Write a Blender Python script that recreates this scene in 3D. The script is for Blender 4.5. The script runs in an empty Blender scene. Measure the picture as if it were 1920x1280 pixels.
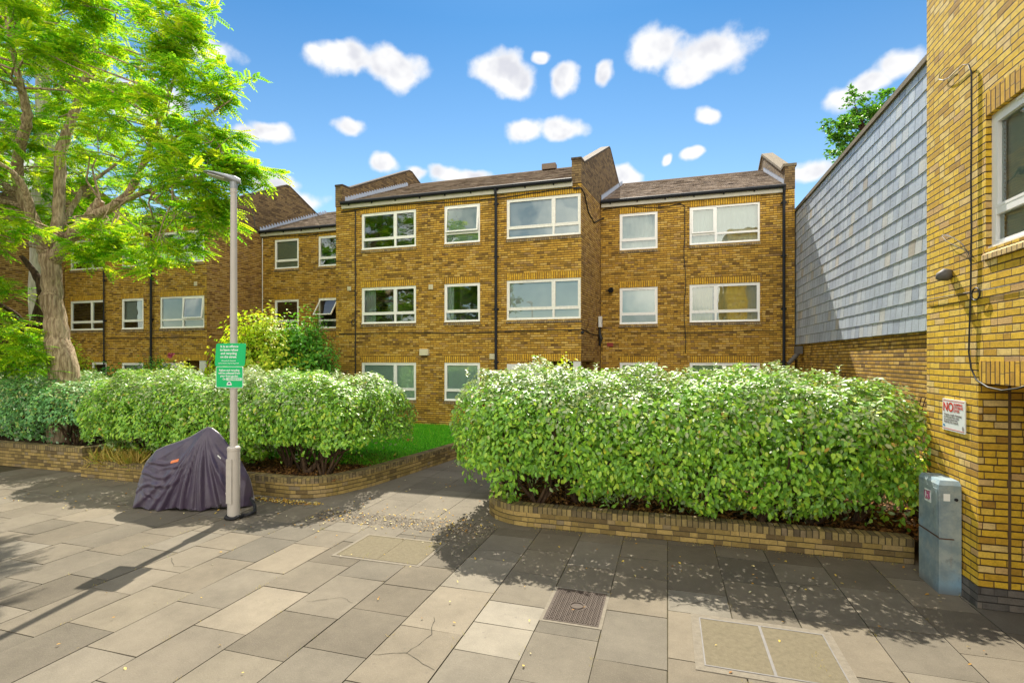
import bpy, math, random
import numpy as np
from mathutils import Vector, Matrix
random.seed(7); rng = np.random.default_rng(7)
S = bpy.context.scene
R = math.radians

# ---------------------------------------------------------------- camera
TH = R(16.9)                       # yaw of the camera against the building axes
FP, HY, EYE = 960.0, 672.0, 2.6    # focal length in photo pixels, horizon row, eye height
cT, sT = math.cos(TH), math.sin(TH)
cd = bpy.data.cameras.new('camera'); cam = bpy.data.objects.new('camera', cd); S.collection.objects.link(cam)
cam.location = (0, 0, EYE); cam.rotation_euler = (R(90), 0, TH)
cd.sensor_width = 36; cd.lens = 18; cd.shift_y = 32/1920; cd.clip_end = 2000
S.camera = cam

# ---------------------------------------------------------------- light and sky
SUN_AZ = (-0.2255, 0.974); SUN_EL = R(48.5)
sd = bpy.data.lights.new('sun', 'SUN'); sun = bpy.data.objects.new('sun', sd); S.collection.objects.link(sun)
sd.energy = 4.2; sd.angle = R(0.55); sd.color = (1, .93, .80)
sv = Vector((SUN_AZ[0]*math.cos(SUN_EL), SUN_AZ[1]*math.cos(SUN_EL), math.sin(SUN_EL))).normalized()
sun.rotation_euler = sv.to_track_quat('Z', 'Y').to_euler(); sun.location = sv*60
S.view_settings.view_transform = 'Standard'; S.view_settings.look = 'None'
S.view_settings.exposure = 1.22; S.view_settings.gamma = 1
S.cycles.use_denoising = True
S.cycles.max_bounces = 8; S.cycles.diffuse_bounces = 4; S.cycles.glossy_bounces = 3
S.cycles.transmission_bounces = 4; S.cycles.transparent_max_bounces = 10
S.cycles.caustics_reflective = False; S.cycles.caustics_refractive = False

class NT:
    """small helper for writing node trees"""
    def __init__(s, tree): s.t = tree; s.n = tree.nodes; s.l = tree.links
    def node(s, typ, **kw):
        n = s.n.new(typ)
        for k, v in kw.items(): setattr(n, k, v)
        return n
    def put(s, sock, v):
        if hasattr(v, 'is_output'): s.l.new(v, sock)
        elif v is not None: sock.default_value = v
    def m(s, op, a, b=None, c=None, clamp=False):
        n = s.node('ShaderNodeMath', operation=op, use_clamp=clamp)
        for i, v in enumerate((a, b, c)):
            if v is not None: s.put(n.inputs[i], v)
        return n.outputs[0]
    def vm(s, op, a, b=None):
        n = s.node('ShaderNodeVectorMath', operation=op)
        s.put(n.inputs[0], a)
        if b is not None: s.put(n.inputs[1], b)
        return n.outputs['Value' if op in ('LENGTH', 'DOT_PRODUCT', 'DISTANCE') else 'Vector']
    def comb(s, x, y, z=0.0):
        n = s.node('ShaderNodeCombineXYZ')
        for i, v in enumerate((x, y, z)): s.put(n.inputs[i], v)
        return n.outputs[0]
    def sep(s, v):
        n = s.node('ShaderNodeSeparateXYZ'); s.put(n.inputs[0], v); return n.outputs
    def mix(s, f, a, b, typ='MIX'):
        n = s.node('ShaderNodeMix', data_type='RGBA', blend_type=typ)
        s.put(n.inputs[0], f)
        for i, v in ((6, a), (7, b)):
            s.put(n.inputs[i], v if hasattr(v, 'is_output') or len(v) == 4 else (*v, 1))
        return n.outputs[2]
    def sm(s, x, lo, hi, a=0.0, b=1.0):
        n = s.node('ShaderNodeMapRange', interpolation_type='SMOOTHSTEP')
        s.put(n.inputs[0], x)
        for i, v in enumerate((lo, hi, a, b)): s.put(n.inputs[i+1], v)
        return n.outputs[0]
    def noise(s, vec, scale, detail=4, rough=.55, out=0, dim='3D'):
        n = s.node('ShaderNodeTexNoise', noise_dimensions=dim)
        s.put(n.inputs['Vector'], vec); n.inputs['Scale'].default_value = scale
        n.inputs['Detail'].default_value = detail; n.inputs['Roughness'].default_value = rough
        return n.outputs[out]
    def ramp(s, f, stops, const=False):
        n = s.node('ShaderNodeValToRGB'); s.put(n.inputs[0], f)
        cr = n.color_ramp; cr.interpolation = 'CONSTANT' if const else 'LINEAR'
        while len(cr.elements) < len(stops): cr.elements.new(.5)
        for e, (p, c) in zip(cr.elements, stops): e.position = p; e.color = (*c, 1)
        return n.outputs[0]

W = bpy.data.worlds.new('World'); S.world = W; W.use_nodes = True
w = NT(W.node_tree); w.n.clear()
sky = w.node('ShaderNodeTexSky', sky_type='NISHITA', sun_disc=False)
sky.sun_elevation = SUN_EL; sky.sun_rotation = math.atan2(SUN_AZ[0], SUN_AZ[1])
sky.air_density = 1.0; sky.dust_density = 0.1; sky.ozone_density = 4.0; sky.altitude = 0
dirv = w.vm('NORMALIZE', w.node('ShaderNodeTexCoord').outputs['Generated'])
dfw = w.vm('DOT_PRODUCT', dirv, (-sT, cT, 0)); drt = w.vm('DOT_PRODUCT', dirv, (cT, sT, 0))
dz = w.sep(dirv)[2]
az = w.m('ARCTAN2', drt, dfw); el = w.m('ARCSINE', dz)
# clear blue of the photographed sky: deeper overhead, paler low down
skyc = w.mix(1.0, sky.outputs[0], w.ramp(w.m('MULTIPLY', dz, 1.0), [(0.0, (1.02, .82, .66)), (.22, (.62, .66, .58)), (.55, (.22, .43, .51)), (1, (.3, .45, .6))]), 'MULTIPLY')
nv = w.noise(dirv, 9, 3, .5, 1)
nvc = w.vm('SUBTRACT', nv, (.5, .5, .5)); nx, ny, _ = w.sep(nvc)
azd = w.m('MULTIPLY_ADD', nx, .07, az); eld = w.m('MULTIPLY_ADD', ny, .05, el)
pv2 = w.comb(azd, eld)
CL = [(645,112,62,38),(720,125,85,40),(745,150,40,32),(600,108,36,26),(938,128,44,36),(965,148,40,34),(1058,146,30,30),(1138,143,19,22),
      (1240,95,58,46),(1330,98,80,44),(1290,135,45,28),(1325,217,30,19),(985,243,42,25),(1050,244,50,25),(648,240,27,18),
      (515,250,46,20),(470,252,30,14),(1297,293,22,11),(1245,300,11,9),(1570,185,48,28),(1630,160,62,34),(1700,120,60,40),(1525,318,48,24),
      (1500,322,30,14),(830,326,46,20),(880,330,40,14),(710,310,30,17),(775,325,26,14),(1170,330,36,20),(1130,345,40,14),(380,90,60,30),(500,335,60,22),(560,370,60,18),(1015,108,18,12),
      (250,180,120,50),(60,330,140,50),(2050,60,150,60),(1900,300,120,50),(-200,200,140,60)]
best = None
for (px, py, rx, ry) in CL:
    xa = (px-960)/FP; ya = (HY-py)/FP; n_ = math.sqrt(xa*xa+1)
    a0 = math.atan2(xa, 1); e0 = math.atan2(ya, n_)
    ra = rx/FP/(1+xa*xa)*1.12; re = ry/FP/(1+ya*ya)/n_*1.12
    q = w.vm('MULTIPLY', w.vm('SUBTRACT', pv2, (a0, e0, 0)), (1/ra, 1/re, 0))
    v = w.m('SUBTRACT', 1.0, w.vm('LENGTH', q))
    best = v if best is None else w.m('SMOOTH_MAX', best, v, .18)
fb = w.noise(dirv, 20, 5, .52)
cl = w.m('MULTIPLY_ADD', w.m('SUBTRACT', fb, .5), 1.35, best)
cmask = w.sm(cl, -.05, .50)
# unseen bright cloud bank added behind the camera as fill for the shaded fronts
back = w.m('MULTIPLY', w.sm(dfw, .12, -.35), w.sm(w.noise(dirv, 2.6, 5, .55), .40, .58))
back = w.m('MULTIPLY', back, w.sm(dz, .0, .12))
shade = w.m('SUBTRACT', 1.0, w.m('MULTIPLY', w.sm(w.noise(w.vm('ADD', dirv, (.3, .1, .02)), 15, 3, .55), .42, .66), w.sm(cl, .1, .7)))
ccol = w.mix(shade, (2.7, 2.75, 3.0), (3.75, 3.75, 3.75))
c1 = w.mix(cmask, skyc, ccol)
c2 = w.mix(back, c1, (12.5, 11.7, 10.3))
bg = w.node('ShaderNodeBackground'); w.put(bg.inputs[0], c2); bg.inputs[1].default_value = .12
w.l.new(bg.outputs[0], w.node('ShaderNodeOutputWorld').inputs[0])

# ---------------------------------------------------------------- photo geometry helpers
def ray(px, py):
    a = (px-960)/FP; return Vector((a*cT-sT, a*sT+cT, (HY-py)/FP))
def onv(px, py, v):
    r = ray(px, py); t = v/r.y; return Vector((r.x*t, v, EYE+r.z*t))
def onu(px, py, u):
    r = ray(px, py); t = u/r.x; return Vector((u, r.y*t, EYE+r.z*t))
def ond(px, py, d):
    r = ray(px, py); return Vector((r.x*d, r.y*d, EYE+r.z*d))
def ux(px, v): return onv(px, HY, v).x

# ---------------------------------------------------------------- materials
def mat(name):
    m = bpy.data.materials.new(name); m.use_nodes = True
    t = NT(m.node_tree); t.n.clear()
    out = t.node('ShaderNodeOutputMaterial'); t.out = out.inputs[0]; t.disp = out.inputs[2]
    return m, t
def princ(t, col, rough=.6, spec=.5, metal=0, normal=None, **kw):
    p = t.node('ShaderNodeBsdfPrincipled')
    t.put(p.inputs['Base Color'], col if hasattr(col, 'is_output') else (*col[:3], 1))
    t.put(p.inputs['Roughness'], rough); t.put(p.inputs['Specular IOR Level'], spec); t.put(p.inputs['Metallic'], metal)
    if normal is not None: t.put(p.inputs['Normal'], normal)
    for k, v in kw.items(): t.put(p.inputs[k], v)
    return p.outputs[0]
def bump(t, h, dist, strength=1.0):
    b = t.node('ShaderNodeBump'); t.put(b.inputs['Height'], h); b.inputs['Distance'].default_value = dist
    b.inputs['Strength'].default_value = strength; return b.outputs[0]

def plain(name, col, rough=.6, spec=.5, metal=0, vary=.18, scale=6, bmp=0.0, coord='Object'):
    m, t = mat(name)
    c = t.node('ShaderNodeTexCoord').outputs[coord]
    n = t.noise(c, scale, 5, .6)
    k = t.m('MULTIPLY_ADD', t.m('SUBTRACT', n, .5), vary*2, 1.0)
    cc = t.mix(1.0, col, t.comb(k, k, k), 'MULTIPLY')
    nm = bump(t, t.noise(c, scale*6, 4), bmp) if bmp else None
    t.l.new(princ(t, cc, rough, spec, metal, nm), t.out)
    return m

def brick(name, tones, mortar, mortar_v, bw=.225, bh=.075, jh=.006, jv=.004, stain=.35, bump_d=.006, wob=.004, rough=.85):
    m, t = mat(name)
    tc = t.node('ShaderNodeTexCoord'); uv = tc.outputs['UV']; ob = tc.outputs['Object']
    nz = t.vm('SUBTRACT', t.noise(uv, 9, 3, .6, 1), (.5, .5, .5))
    sc = t.node('ShaderNodeVectorMath', operation='SCALE'); t.put(sc.inputs[0], nz); sc.inputs[3].default_value = wob*2
    uvd = t.vm('ADD', uv, sc.outputs[0])
    u, v, _ = t.sep(uvd)
    vr = t.m('DIVIDE', v, bh); row = t.m('FLOOR', vr); fy = t.m('FRACT', vr)
    odd = t.m('FLOORED_MODULO', row, 2.0)
    wr = t.node('ShaderNodeTexWhiteNoise', noise_dimensions='1D'); t.put(wr.inputs['W'], row)
    ub = t.m('ADD', t.m('DIVIDE', u, bw), t.m('MULTIPLY_ADD', odd, .5, t.m('MULTIPLY', wr.outputs[0], .16)))
    col = t.m('FLOOR', ub); fx = t.m('FRACT', ub)
    # every third brick or so is laid as two headers
    wn0 = t.node('ShaderNodeTexWhiteNoise', noise_dimensions='2D'); t.put(wn0.inputs['Vector'], t.comb(t.m('ADD', col, 31.7), row))
    split = t.m('GREATER_THAN', wn0.outputs[0], .72)
    half = t.m('MULTIPLY', split, t.m('FLOOR', t.m('MULTIPLY', fx, 2.0)))
    fx2 = t.m('FRACT', t.m('MULTIPLY', fx, t.m('ADD', split, 1.0)))
    mx = t.m('DIVIDE', t.m('MULTIPLY', t.m('MINIMUM', fx2, t.m('SUBTRACT', 1.0, fx2)), bw), t.m('ADD', split, 1.0))
    my = t.m('MULTIPLY', t.m('MINIMUM', fy, t.m('SUBTRACT', 1.0, fy)), bh)
    wn = t.node('ShaderNodeTexWhiteNoise', noise_dimensions='2D')
    t.put(wn.inputs['Vector'], t.comb(t.m('MULTIPLY_ADD', half, .5, col), row))
    base = t.ramp(wn.outputs[0], tones)
    fine = t.noise(uv, 60, 5, .65); mid = t.noise(uv, 14, 4, .6)
    k = t.m('MULTIPLY_ADD', t.m('SUBTRACT', fine, .5), .7, t.m('MULTIPLY_ADD', t.m('SUBTRACT', mid, .5), .9, 1.0))
    base = t.mix(1.0, base, t.comb(k, k, k), 'MULTIPLY')
    # sooty patches of weathering
    pat = t.noise(ob, .55, 6, .62)
    pm = t.m('MULTIPLY', t.sm(pat, .50, .72), stain)
    base = t.mix(pm, base, t.mix(.55, base, (.10, .065, .03)))
    strk = t.sm(t.noise(t.vm('MULTIPLY', uv, (2.2, .33, 1)), 1.0, 5, .6), .55, .74)
    base = t.mix(t.m('MULTIPLY', strk, stain*.9), base, t.mix(.6, base, (.09, .065, .035)))
    mh = t.sm(my, jh*.55, jh*1.25, 1, 0); mv = t.sm(mx, jv*.55, jv*1.3, 1, 0)
    c = t.mix(mv, base, mortar_v); c = t.mix(mh, c, mortar)
    mask = t.m('MAXIMUM', mh, t.m('MULTIPLY', mv, .6))
    h = t.m('MULTIPLY_ADD', fine, .22, t.m('SUBTRACT', 1.0, mask))
    t.l.new(princ(t, c, rough, .25, 0, bump(t, h, bump_d)), t.out)
    return m

YEL = [(0, (.20, .11, .03)), (.10, (.34, .20, .035)), (.25, (.46, .255, .042)), (.5, (.56, .315, .046)), (.72, (.64, .385, .065)), (.86, (.67, .435, .12)), (.95, (.48, .28, .08)), (1, (.30, .18, .07))]
NEARY = [(0, (.40, .22, .035)), (.05, (.54, .31, .035)), (.2, (.65, .39, .032)), (.55, (.74, .465, .038)), (.78, (.77, .52, .085)), (.90, (.72, .52, .20)), (.97, (.62, .38, .14)), (1, (.48, .30, .12))]
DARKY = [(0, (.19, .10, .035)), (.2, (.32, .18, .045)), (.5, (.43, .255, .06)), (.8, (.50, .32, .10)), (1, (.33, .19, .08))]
GRDN = [(0, (.13, .09, .04)), (.3, (.24, .17, .055)), (.6, (.33, .235, .075)), (.85, (.40, .28, .10)), (1, (.22, .17, .10))]
M = {}
M['brick'] = brick('yellow_stock_brick', YEL, (.060, .036, .014), (.13, .08, .03), jh=.0105, jv=.005, bump_d=.012)
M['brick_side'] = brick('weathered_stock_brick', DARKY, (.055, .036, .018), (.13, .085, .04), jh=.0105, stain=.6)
M['brick_near'] = brick('bright_stock_brick', NEARY, (.075, .047, .022), (.17, .105, .045), jh=.0072, jv=.0045, stain=.3, bump_d=.010, wob=.007)
M['brick_parapet'] = brick('sooty_parapet_brick', [(0, (.10, .065, .035)), (.4, (.19, .125, .06)), (.8, (.27, .18, .08)), (1, (.16, .11, .065))], (.045, .032, .02), (.08, .055, .03), stain=.6)
M['soldier'] = brick('soldier_brick', [(0, (.46, .25, .035)), (.4, (.64, .36, .035)), (.8, (.68, .41, .05)), (1, (.48, .28, .05))], (.07, .042, .018), (.12, .075, .03), bw=.225, stain=.15, jh=.009)
M['sillbrick'] = brick('sill_brick', [(0, (.16, .12, .08)), (.5, (.28, .21, .12)), (1, (.40, .28, .12))], (.06, .045, .03), (.1, .07, .04), stain=.6)
M['nearsill'] = brick('tan_sill_brick', [(0, (.44, .30, .15)), (.5, (.60, .42, .20)), (1, (.66, .47, .20))], (.10, .075, .045), (.16, .12, .07), stain=.3)
M['gardenbrick'] = brick('garden_wall_brick', GRDN, (.07, .055, .03), (.17, .13, .07), stain=.55, bump_d=.009, wob=.006)
M['blackbrick'] = brick('plinth_brick', [(0, (.07, .065, .06)), (.5, (.12, .11, .10)), (1, (.19, .165, .14))], (.05, .045, .04), (.10, .09, .08), stain=.5)
M['white'] = plain('white_window_frame', (.90, .89, .86), .35, .5, vary=.04, scale=9)
M['worn_white'] = plain('peeling_white_frame', (.84, .82, .76), .6, .4, vary=.22, scale=14)
M['gutter'] = plain('black_gutter_plastic', (.018, .02, .025), .65, .25, vary=.2)
M['fascia'] = plain('cream_fascia_board', (.55, .52, .44), .6, .4, vary=.2, scale=4)
M['cable'] = plain('black_cable', (.02, .02, .02), .5, .4)
M['greycable'] = plain('grey_cable', (.12, .11, .10), .6, .3)
M['lead'] = plain('lead_flashing', (.42, .47, .56), .5, .5, vary=.2, scale=12)
M['coping'] = plain('stone_coping', (.20, .165, .115), .9, .2, vary=.4, scale=9, bmp=.01)
M['brickcoping'] = brick('brick_on_edge_coping', [(0, (.05, .037, .025)), (.5, (.09, .065, .042)), (1, (.12, .09, .06))], (.07, .05, .03), (.12, .09, .05), stain=.7)
M['cream'] = plain('cream_plastic', (.66, .60, .42), .5, .4, vary=.1)
M['whitepaint'] = plain('white_painted_panel', (.72, .72, .70), .5, .4, vary=.06)
M['inner'] = plain('room_plaster', (.30, .27, .22), .9, .1)
M['redvent'] = plain('red_vent', (.30, .06, .05), .8, .2)
M['jointfill'] = plain('brown_mastic', (.13, .085, .045), .9, .2, vary=.3)
M['conc'] = plain('concrete', (.36, .33, .28), .9, .2, vary=.2, scale=20, bmp=.004)

def tile_mat(name, stops, rough=.8, spec=.3, bscale=30, streak=.3):
    m, t = mat(name)
    rnd = t.node('ShaderNodeNewGeometry').outputs['Random Per Island']
    ob = t.node('ShaderNodeTexCoord').outputs['Object']
    c = t.ramp(rnd, stops)
    n = t.noise(ob, 2.2, 6, .65); n2 = t.noise(ob, bscale, 4, .6)
    k = t.m('MULTIPLY_ADD', t.m('SUBTRACT', n, .5), streak*2, t.m('MULTIPLY_ADD', t.m('SUBTRACT', n2, .5), .5, 1.0))
    c = t.mix(1.0, c, t.comb(k, k, k), 'MULTIPLY')
    t.l.new(princ(t, c, rough, spec, 0, bump(t, n2, .004)), t.out); return m
M['rooftile'] = tile_mat('brown_roof_tile', [(0, (.045, .032, .025)), (.08, (.11, .08, .06)), (.3, (.19, .145, .11)), (.6, (.23, .175, .135)), (.9, (.27, .21, .16)), (1, (.33, .26, .20))], .9, .08)
M['slate'] = tile_mat('grey_hung_slate', [(0, (.33, .38, .47)), (.3, (.40, .455, .54)), (.7, (.44, .495, .575)), (.9, (.49, .53, .575)), (.975, (.53, .52, .49)), (1, (.36, .33, .29))], .45, .5)

def glass_mat():
    m, t = mat('window_glass')
    fr = t.node('ShaderNodeFresnel'); fr.inputs[0].default_value = 1.5
    ob = t.node('ShaderNodeTexCoord').outputs['Object']
    nm = bump(t, t.noise(ob, 1.3, 2), .004)
    g = t.node('ShaderNodeBsdfGlossy'); g.inputs['Roughness'].default_value = .01; g.inputs[0].default_value = (.92, 1, .97, 1); t.put(g.inputs['Normal'], nm)
    tr = t.node('ShaderNodeBsdfTransparent'); tr.inputs[0].default_value = (.88, .95, .92, 1)
    mx = t.node('ShaderNodeMixShader'); t.put(mx.inputs[0], t.m('MULTIPLY_ADD', fr.outputs[0], .8, .13, True))
    t.l.new(tr.outputs[0], mx.inputs[1]); t.l.new(g.outputs[0], mx.inputs[2]); t.l.new(mx.outputs[0], t.out); return m
M['glass'] = glass_mat()
def cloth_mat(name, col, stripes=0, trans=.3):
    m, t = mat(name)
    ob = t.node('ShaderNodeTexCoord').outputs['Object']
    c = t.mix(t.noise(ob, 3, 3), tuple(x*.82 for x in col), col)
    d = t.node('ShaderNodeBsdfDiffuse'); t.put(d.inputs[0], c)
    tl = t.node('ShaderNodeBsdfTranslucent'); t.put(tl.inputs[0], c)
    mx = t.node('ShaderNodeMixShader'); mx.inputs[0].default_value = trans
    t.l.new(d.outputs[0], mx.inputs[1]); t.l.new(tl.outputs[0], mx.inputs[2]); t.l.new(mx.outputs[0], t.out); return m
M['net'] = cloth_mat('net_curtain', (.62, .70, .70))
M['vblind'] = cloth_mat('vertical_blind_fabric', (.62, .80, .72), trans=.15)
M['frost'] = plain('frosted_panel', (.30, .34, .40), .4, .5, vary=.18, scale=1.2)
M['frost2'] = plain('pale_drawn_blind', (.55, .56, .56), .5, .4, vary=.25, scale=1.0)
M['paleblind'] = cloth_mat('pale_roller_blind', (.55, .66, .68))
M['goldnet'] = cloth_mat('golden_curtain', (.72, .58, .26))
M['whiteblind'] = cloth_mat('white_blind_slat', (.90, .95, .88), trans=.3)
M['darkblind'] = cloth_mat('grey_green_blind', (.36, .46, .41))

def leaf_mat(name, stops, back=None, rough=.45, spec=.5, trans=.35, tcol=(1.5, 1.6, .6), vein=False):
    m, t = mat(name)
    geo = t.node('ShaderNodeNewGeometry')
    c = t.ramp(geo.outputs['Random Per Island'], stops)
    cf = t.mix(geo.outputs['Backfacing'], c, t.mix(.75, c, back)) if back else c
    p = princ(t, cf, rough, spec)
    tl = t.node('ShaderNodeBsdfTranslucent'); t.put(tl.inputs[0], t.mix(1.0, c, tcol, 'MULTIPLY'))
    mx = t.node('ShaderNodeMixShader'); mx.inputs[0].default_value = trans
    t.l.new(p, mx.inputs[1]); t.l.new(tl.outputs[0], mx.inputs[2]); t.l.new(mx.outputs[0], t.out); return m
M['hedge_leaf'] = leaf_mat('silvery_hedge_leaf', [(0, (.095, .24, .025)), (.3, (.18, .40, .035)), (.65, (.28, .53, .045)), (.93, (.40, .60, .05)), (.985, (.50, .60, .06)), (.995, (.55, .46, .07)), (1, (.5, .22, .03))],
                          back=(.42, .50, .30), rough=.46, spec=.55, trans=.24, tcol=(1.5, 1.5, .6))
M['hedge_leaf_blue'] = leaf_mat('dark_hedge_leaf', [(0, (.08, .24, .07)), (.4, (.13, .35, .10)), (.75, (.19, .44, .12)), (.94, (.30, .50, .10)), (.994, (.42, .42, .08)), (1, (.45, .22, .04))],
                          back=(.45, .54, .42), rough=.46, spec=.62, trans=.22, tcol=(1.4, 1.5, .7))
M['glare_leaf'] = leaf_mat('silvery_glare_leaf', [(0, (.20, .33, .11)), (.4, (.31, .41, .18)), (.8, (.44, .49, .28)), (1, (.46, .52, .12))], back=(.48, .47, .36), rough=.45, spec=.6, trans=.22, tcol=(1.2, 1.25, .7))  # pale leaf colour with the glare of the sunlit hedge top painted in
M['robinia'] = leaf_mat('fresh_pinnate_leaf', [(0, (.13, .43, .02)), (.35, (.24, .55, .025)), (.7, (.41, .66, .03)), (1, (.58, .74, .04))], rough=.5, spec=.35, trans=.64, tcol=(1.4, 1.2, .5))
M['shrub_leaf'] = leaf_mat('yellow_green_shrub_leaf', [(0, (.26, .44, .03)), (.4, (.46, .60, .04)), (.75, (.66, .70, .06)), (.93, (.72, .70, .09)), (1, (.45, .28, .08))], rough=.5, spec=.4, trans=.4)
M['shrub_dark'] = leaf_mat('green_shrub_leaf', [(0, (.07, .24, .03)), (.5, (.14, .40, .045)), (1, (.27, .52, .06))], rough=.45, spec=.4, trans=.35)
M['plane_leaf'] = leaf_mat('broad_green_leaf', [(0, (.04, .13, .02)), (.5, (.08, .23, .03)), (.9, (.14, .32, .04)), (1, (.24, .36, .05))], rough=.45, spec=.4, trans=.4)
M['petal'] = leaf_mat('pink_petal', [(0, (.6, .08, .2)), (1, (.75, .2, .35))], rough=.6, spec=.2, trans=.3, tcol=(1, 1, 1))
M['grass_blade'] = leaf_mat('lawn_grass_blade', [(0, (.07, .34, .012)), (.5, (.12, .50, .02)), (.85, (.22, .60, .03)), (1, (.40, .55, .06))], rough=.5, spec=.3, trans=.35)
M['dry_grass'] = leaf_mat('dry_grass_blade', [(0, (.35, .24, .06)), (.6, (.52, .38, .10)), (1, (.25, .33, .06))], rough=.7, spec=.2, trans=.3)
M['litter'] = leaf_mat('fallen_leaf', [(0, (.30, .13, .03)), (.3, (.50, .28, .04)), (.6, (.62, .45, .08)), (.85, (.55, .48, .22)), (1, (.60, .55, .40))], rough=.7, spec=.2, trans=.15, tcol=(1, 1, 1))
M['litter_brown'] = leaf_mat('brown_dead_leaf', [(0, (.07, .03, .012)), (.4, (.16, .075, .025)), (.8, (.27, .13, .04)), (1, (.42, .22, .06))], rough=.75, spec=.2, trans=.1, tcol=(1, 1, 1))
def bark(name, a, b, vs=1.0, bd=.03):
    m, t = mat(name)
    ob = t.node('ShaderNodeTexCoord').outputs['Object']
    st = t.vm('MULTIPLY', ob, (11*vs, 11*vs, 1.7*vs))
    n = t.noise(st, 1.0, 6, .65); n2 = t.noise(ob, 1.6, 4)
    c = t.mix(t.sm(n, .35, .65), a, b)
    c = t.mix(t.m('MULTIPLY', t.sm(n2, .5, .8), .5), c, tuple(x*.55 for x in a))
    t.l.new(princ(t, c, .9, .15, 0, bump(t, n, bd)), t.out); return m
M['bark'] = bark('ridged_grey_brown_bark', (.24, .165, .10), (.62, .47, .32), 1.9, .06)
M['bark_grey'] = bark('pale_grey_bark', (.36, .32, .27), (.56, .52, .45), 1.3)
M['bark_dark'] = bark('dark_twig_bark', (.045, .028, .018), (.12, .075, .045), 2, .01)

def slab_mat(name, rough=.9):
    m, t = mat(name)
    at = t.node('ShaderNodeAttribute', attribute_name='tone')
    ob = t.node('ShaderNodeTexCoord').outputs['Object']
    n = t.noise(ob, 1.4, 6, .62); f = t.noise(ob, 70, 3, .7); g = t.noise(ob, 9, 5, .6)
    k = t.m('MULTIPLY_ADD', t.m('SUBTRACT', n, .5), .85, t.m('MULTIPLY_ADD', t.m('SUBTRACT', f, .5), .42, t.m('MULTIPLY_ADD', t.m('SUBTRACT', g, .5), .30, 1.0)))
    vo = t.node('ShaderNodeTexVoronoi', feature='F1'); t.put(vo.inputs['Vector'], ob); vo.inputs['Scale'].default_value = 95
    speck = t.m('MULTIPLY', t.sm(vo.outputs['Distance'], .12, .22, 1, 0), .35)
    c = t.mix(1.0, at.outputs['Color'], t.comb(k, k, k), 'MULTIPLY')
    c = t.mix(speck, c, (.36, .32, .25))
    # dark lichen spots and chewing-gum marks
    v2 = t.node('ShaderNodeTexVoronoi', feature='F1'); t.put(v2.inputs['Vector'], ob); v2.inputs['Scale'].default_value = 7
    c = t.mix(t.m('MULTIPLY', t.sm(v2.outputs['Distance'], .07, .10, 1, 0), .3), c, (.10, .09, .08))
    t.l.new(princ(t, c, rough, .25, 0, bump(t, t.m('ADD', f, t.m('MULTIPLY', g, .8)), .003)), t.out); return m
M['slab'] = slab_mat('concrete_paving')
M['joint'] = plain('mossy_joint_grit', (.07, .06, .035), .95, .1, vary=.6, scale=9)
M['asphalt'] = plain('asphalt', (.055, .055, .055), .9, .3, vary=.3, scale=40, bmp=.004)
M['soil'] = plain('dark_bed_soil', (.055, .035, .02), .95, .1, vary=.6, scale=12, bmp=.03)
M['turf'] = plain('lawn_turf', (.06, .24, .012), .95, .1, vary=.5, scale=9, bmp=.02)
M['earth'] = plain('ground_earth', (.14, .13, .10), .95, .1, vary=.3, scale=.3)

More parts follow.
